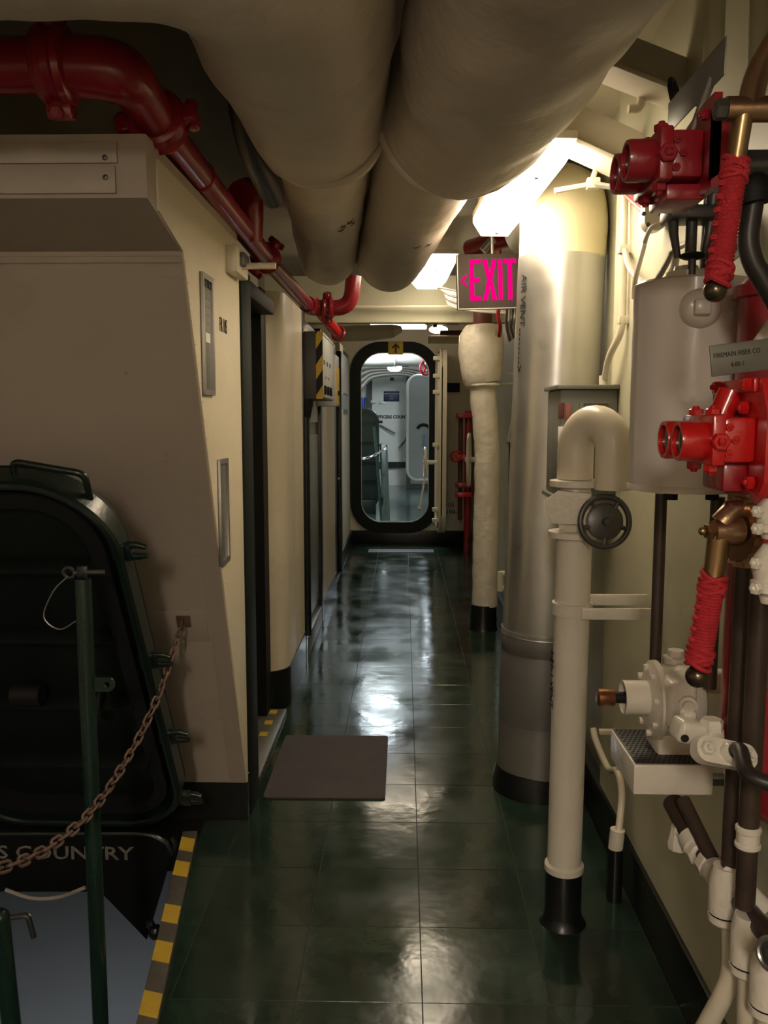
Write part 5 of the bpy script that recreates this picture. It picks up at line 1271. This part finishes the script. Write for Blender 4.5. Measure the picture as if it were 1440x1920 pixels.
MB(FMt).tube([(.11 * math.cos(a_) - .03, -.04 + .09 * math.sin(a_), .01) for a_ in [PI * k / 10 for k in range(1, 10)]], .025, 8).build('handle_plate', BLACKM, fo)
MB(FMt).box(w / 2 - .01, w / 2 + .10, -FMt.translation.z, h / 2, -.10, -.03, .004).build('frame_post', WHITEC, fo)
MB(FMt).box(-.02, .26, -.30, -.10, .0, .03, .004).build('blue_card', mat('pale_blue_card', (.25, .32, .42), .5), fo)
fh = thing('hatch_cover', at(690, 950, 12.2), 'dark hatch cover standing open beyond the oval doorway', 'hatch')
a = at(640, 955, 12.2); c_ = at(711, 764, 12.2)
HMf = frame(((a.x + c_.x) / 2, 12.2, (a.z + c_.z) / 2), (1, 0, 0), (0, -.12, 1)); w = c_.x - a.x; h = c_.z - a.z
MB(HMf).prism(rrect(w, h, .2, 8), -.03, 0).build('plate', GREEN, fh)
MB(HMf).ring(rrect(w, h, .2, 8), rrect(w - .06, h - .06, .17, 8), 0, .06).build('rim', GREEN, fh)
MB().box(a.x + .1, a.x + .5, 12.18, 12.30, 0, .2, .01).build('foot', GREEN, fh)
for k in range(5): MB(HMf).box(-w * .4, w * .4, -h * .4 + k * h * .19, -h * .4 + k * h * .19 + .02, 0, .05).build('rib', BLACK, fh)
for v in (-.35, -.1, .12, .35): MB(HMf).box(w / 2 - .02, w / 2 + .05, v * h, v * h + .04, -.02, .02, .004).build('dog_lug', GREEN, fh)
ft = thing('ladder_rail', at(718, 975, 11.6), 'dark green ladder rail and post beyond the oval doorway', 'rail')
MB().tube([at(701, 800, 11.6), at(706, 850, 11.6), at(716, 978, 11.6)], .022, 10).build('post', POSTG, ft)
MB().cyl(at(719, 835, 11.9), at(724, 978, 11.5), .055, n=6).build('stringer', POSTG, ft)
lk2 = MB().tube([(p[0] * 1.6, 0, p[2] * 1.6) for p in lp], .006, 6, loop=True); bmesh.ops.recalc_face_normals(lk2.bm, faces=lk2.bm.faces)
LINK2 = bpy.data.meshes.new('link'); lk2.bm.to_mesh(LINK2); lk2.bm.free(); LINK2.materials.append(STEEL)
chain([at(722, 842, 11.5), at(705, 852, 11.5), at(690, 858, 11.5), at(672, 862, 11.5)], 'pale far chain hooked across beyond the oval doorway', LINK2, .052)
fbm = thing('lagged_duct', at(745, 675, 11.2), 'bright white lagged duct crossing overhead beyond the oval doorway', 'duct')
MB().tube(dens([at(640, 668, 11.2), at(735, 668, 11.2), at(745, 666, 11.2), at(830, 666, 11.2)], .1), .14, 20).jitter(.01, 3).build('tube', WHITEC, fbm)
MB().torus(at(741, 667, 11.2), (1, 0, 0), .142, .008, 24, 6).build('seam', WHITEC, fbm)
MB().cyl(at(680, 668, 11.2), V((at(680, 668, 11.2).x, 11.2, 2.6)), .012, n=8).build('hanger', STEEL, fbm)
fw = thing('red_handwheel', at(798, 690, 10.8), 'small bright red handwheel at the upper right of the oval doorway', 'handwheel')
q = at(798, 690, 10.8)
MB().torus(q, (.7, -1, 0), .085, .014, 20, 8).build('rim', mat('bright_wheel_red', (.7, .02, .05), .4), fw)
for k in range(3):
    a = 2 * PI * k / 3; MB().cyl(q, q + V((.085 * math.cos(a) * .82, .085 * math.cos(a) * .57, .085 * math.sin(a))), .011, n=6).build('spoke', MATS['bright_wheel_red'], fw)
MB().cyl(q, (q.x, q.y + .2, 2.6), .014, n=8).build('stem', STEEL, fw)
fg_ = thing('round_lamp', at(740, 690, 13.5), 'small round white lamp above the officers country door', 'ceiling light')
MB().sphere(at(740, 690, 13.5), .09, 12, (1.3, 1, .7)).build('globe', glow('far_lamp_glow', LAMP_COOL, 3.0), fg_)
MB().cyl(at(740, 688, 13.5), V((at(740, 688, 13.5).x, 13.5, 2.6)), .03, n=8).build('stem', WHITEC, fg_)
fc = thing('cable_run', at(720, 690, 16), 'tangle of cables along the deckhead above the officers country door', 'cable')
for k in range(8):
    MB().tube(crv([at(676, 690 + k * 6, 15.6), at(700, 688 + k * 3, 15.8), at(760, 690 + k * 2, 16), at(800, 694 + k * 4, 15.6)], 5), .022, 6).build('cable', CABLED if k % 2 else CABLE, fc)
fbp = thing('blue_container', at(686, 755, 16.5), 'small blue item on the far wall left of the officers country door', 'box')
q = at(680, 755, 16.9); MB().lathe((q.x, 16.9, q.z - .1), (0, 0, 1), [(0, .05), (.18, .065), (.2, .06)], 14).build('tub', BLUE, fbp)
MB().box(q.x - .05, q.x + .05, 16.9, 17.3, q.z - .12, q.z - .1).build('shelf', WHITEC, fbp)
MB().cyl(at(730, 690, 15.9), V((at(730, 690, 15.9).x, 15.9, 2.6)), .02, n=6).build('hanger', STEEL, fc)
MB(FMt).box(w / 2 - .02, w / 2 + .10, -h / 2 - (FMt.translation.z - h / 2), h / 2, -.08, -.03, .004).build('frame_post', WHITEC, fo) if False else None
fdb = thing('dark_locker', at(790, 760, 16), 'dark locker in shadow behind the open grey door', 'locker')
q = at(790, 690, 16.4); MB().box(q.x - .28, q.x + .6, 16.4, 17.0, 0, q.z - .05, .01).build('case', DGREY, fdb)
MB().box(q.x - .2, q.x + .5, 16.385, 16.4, .1, q.z - .2, .004).build('door', GREYP, fdb)
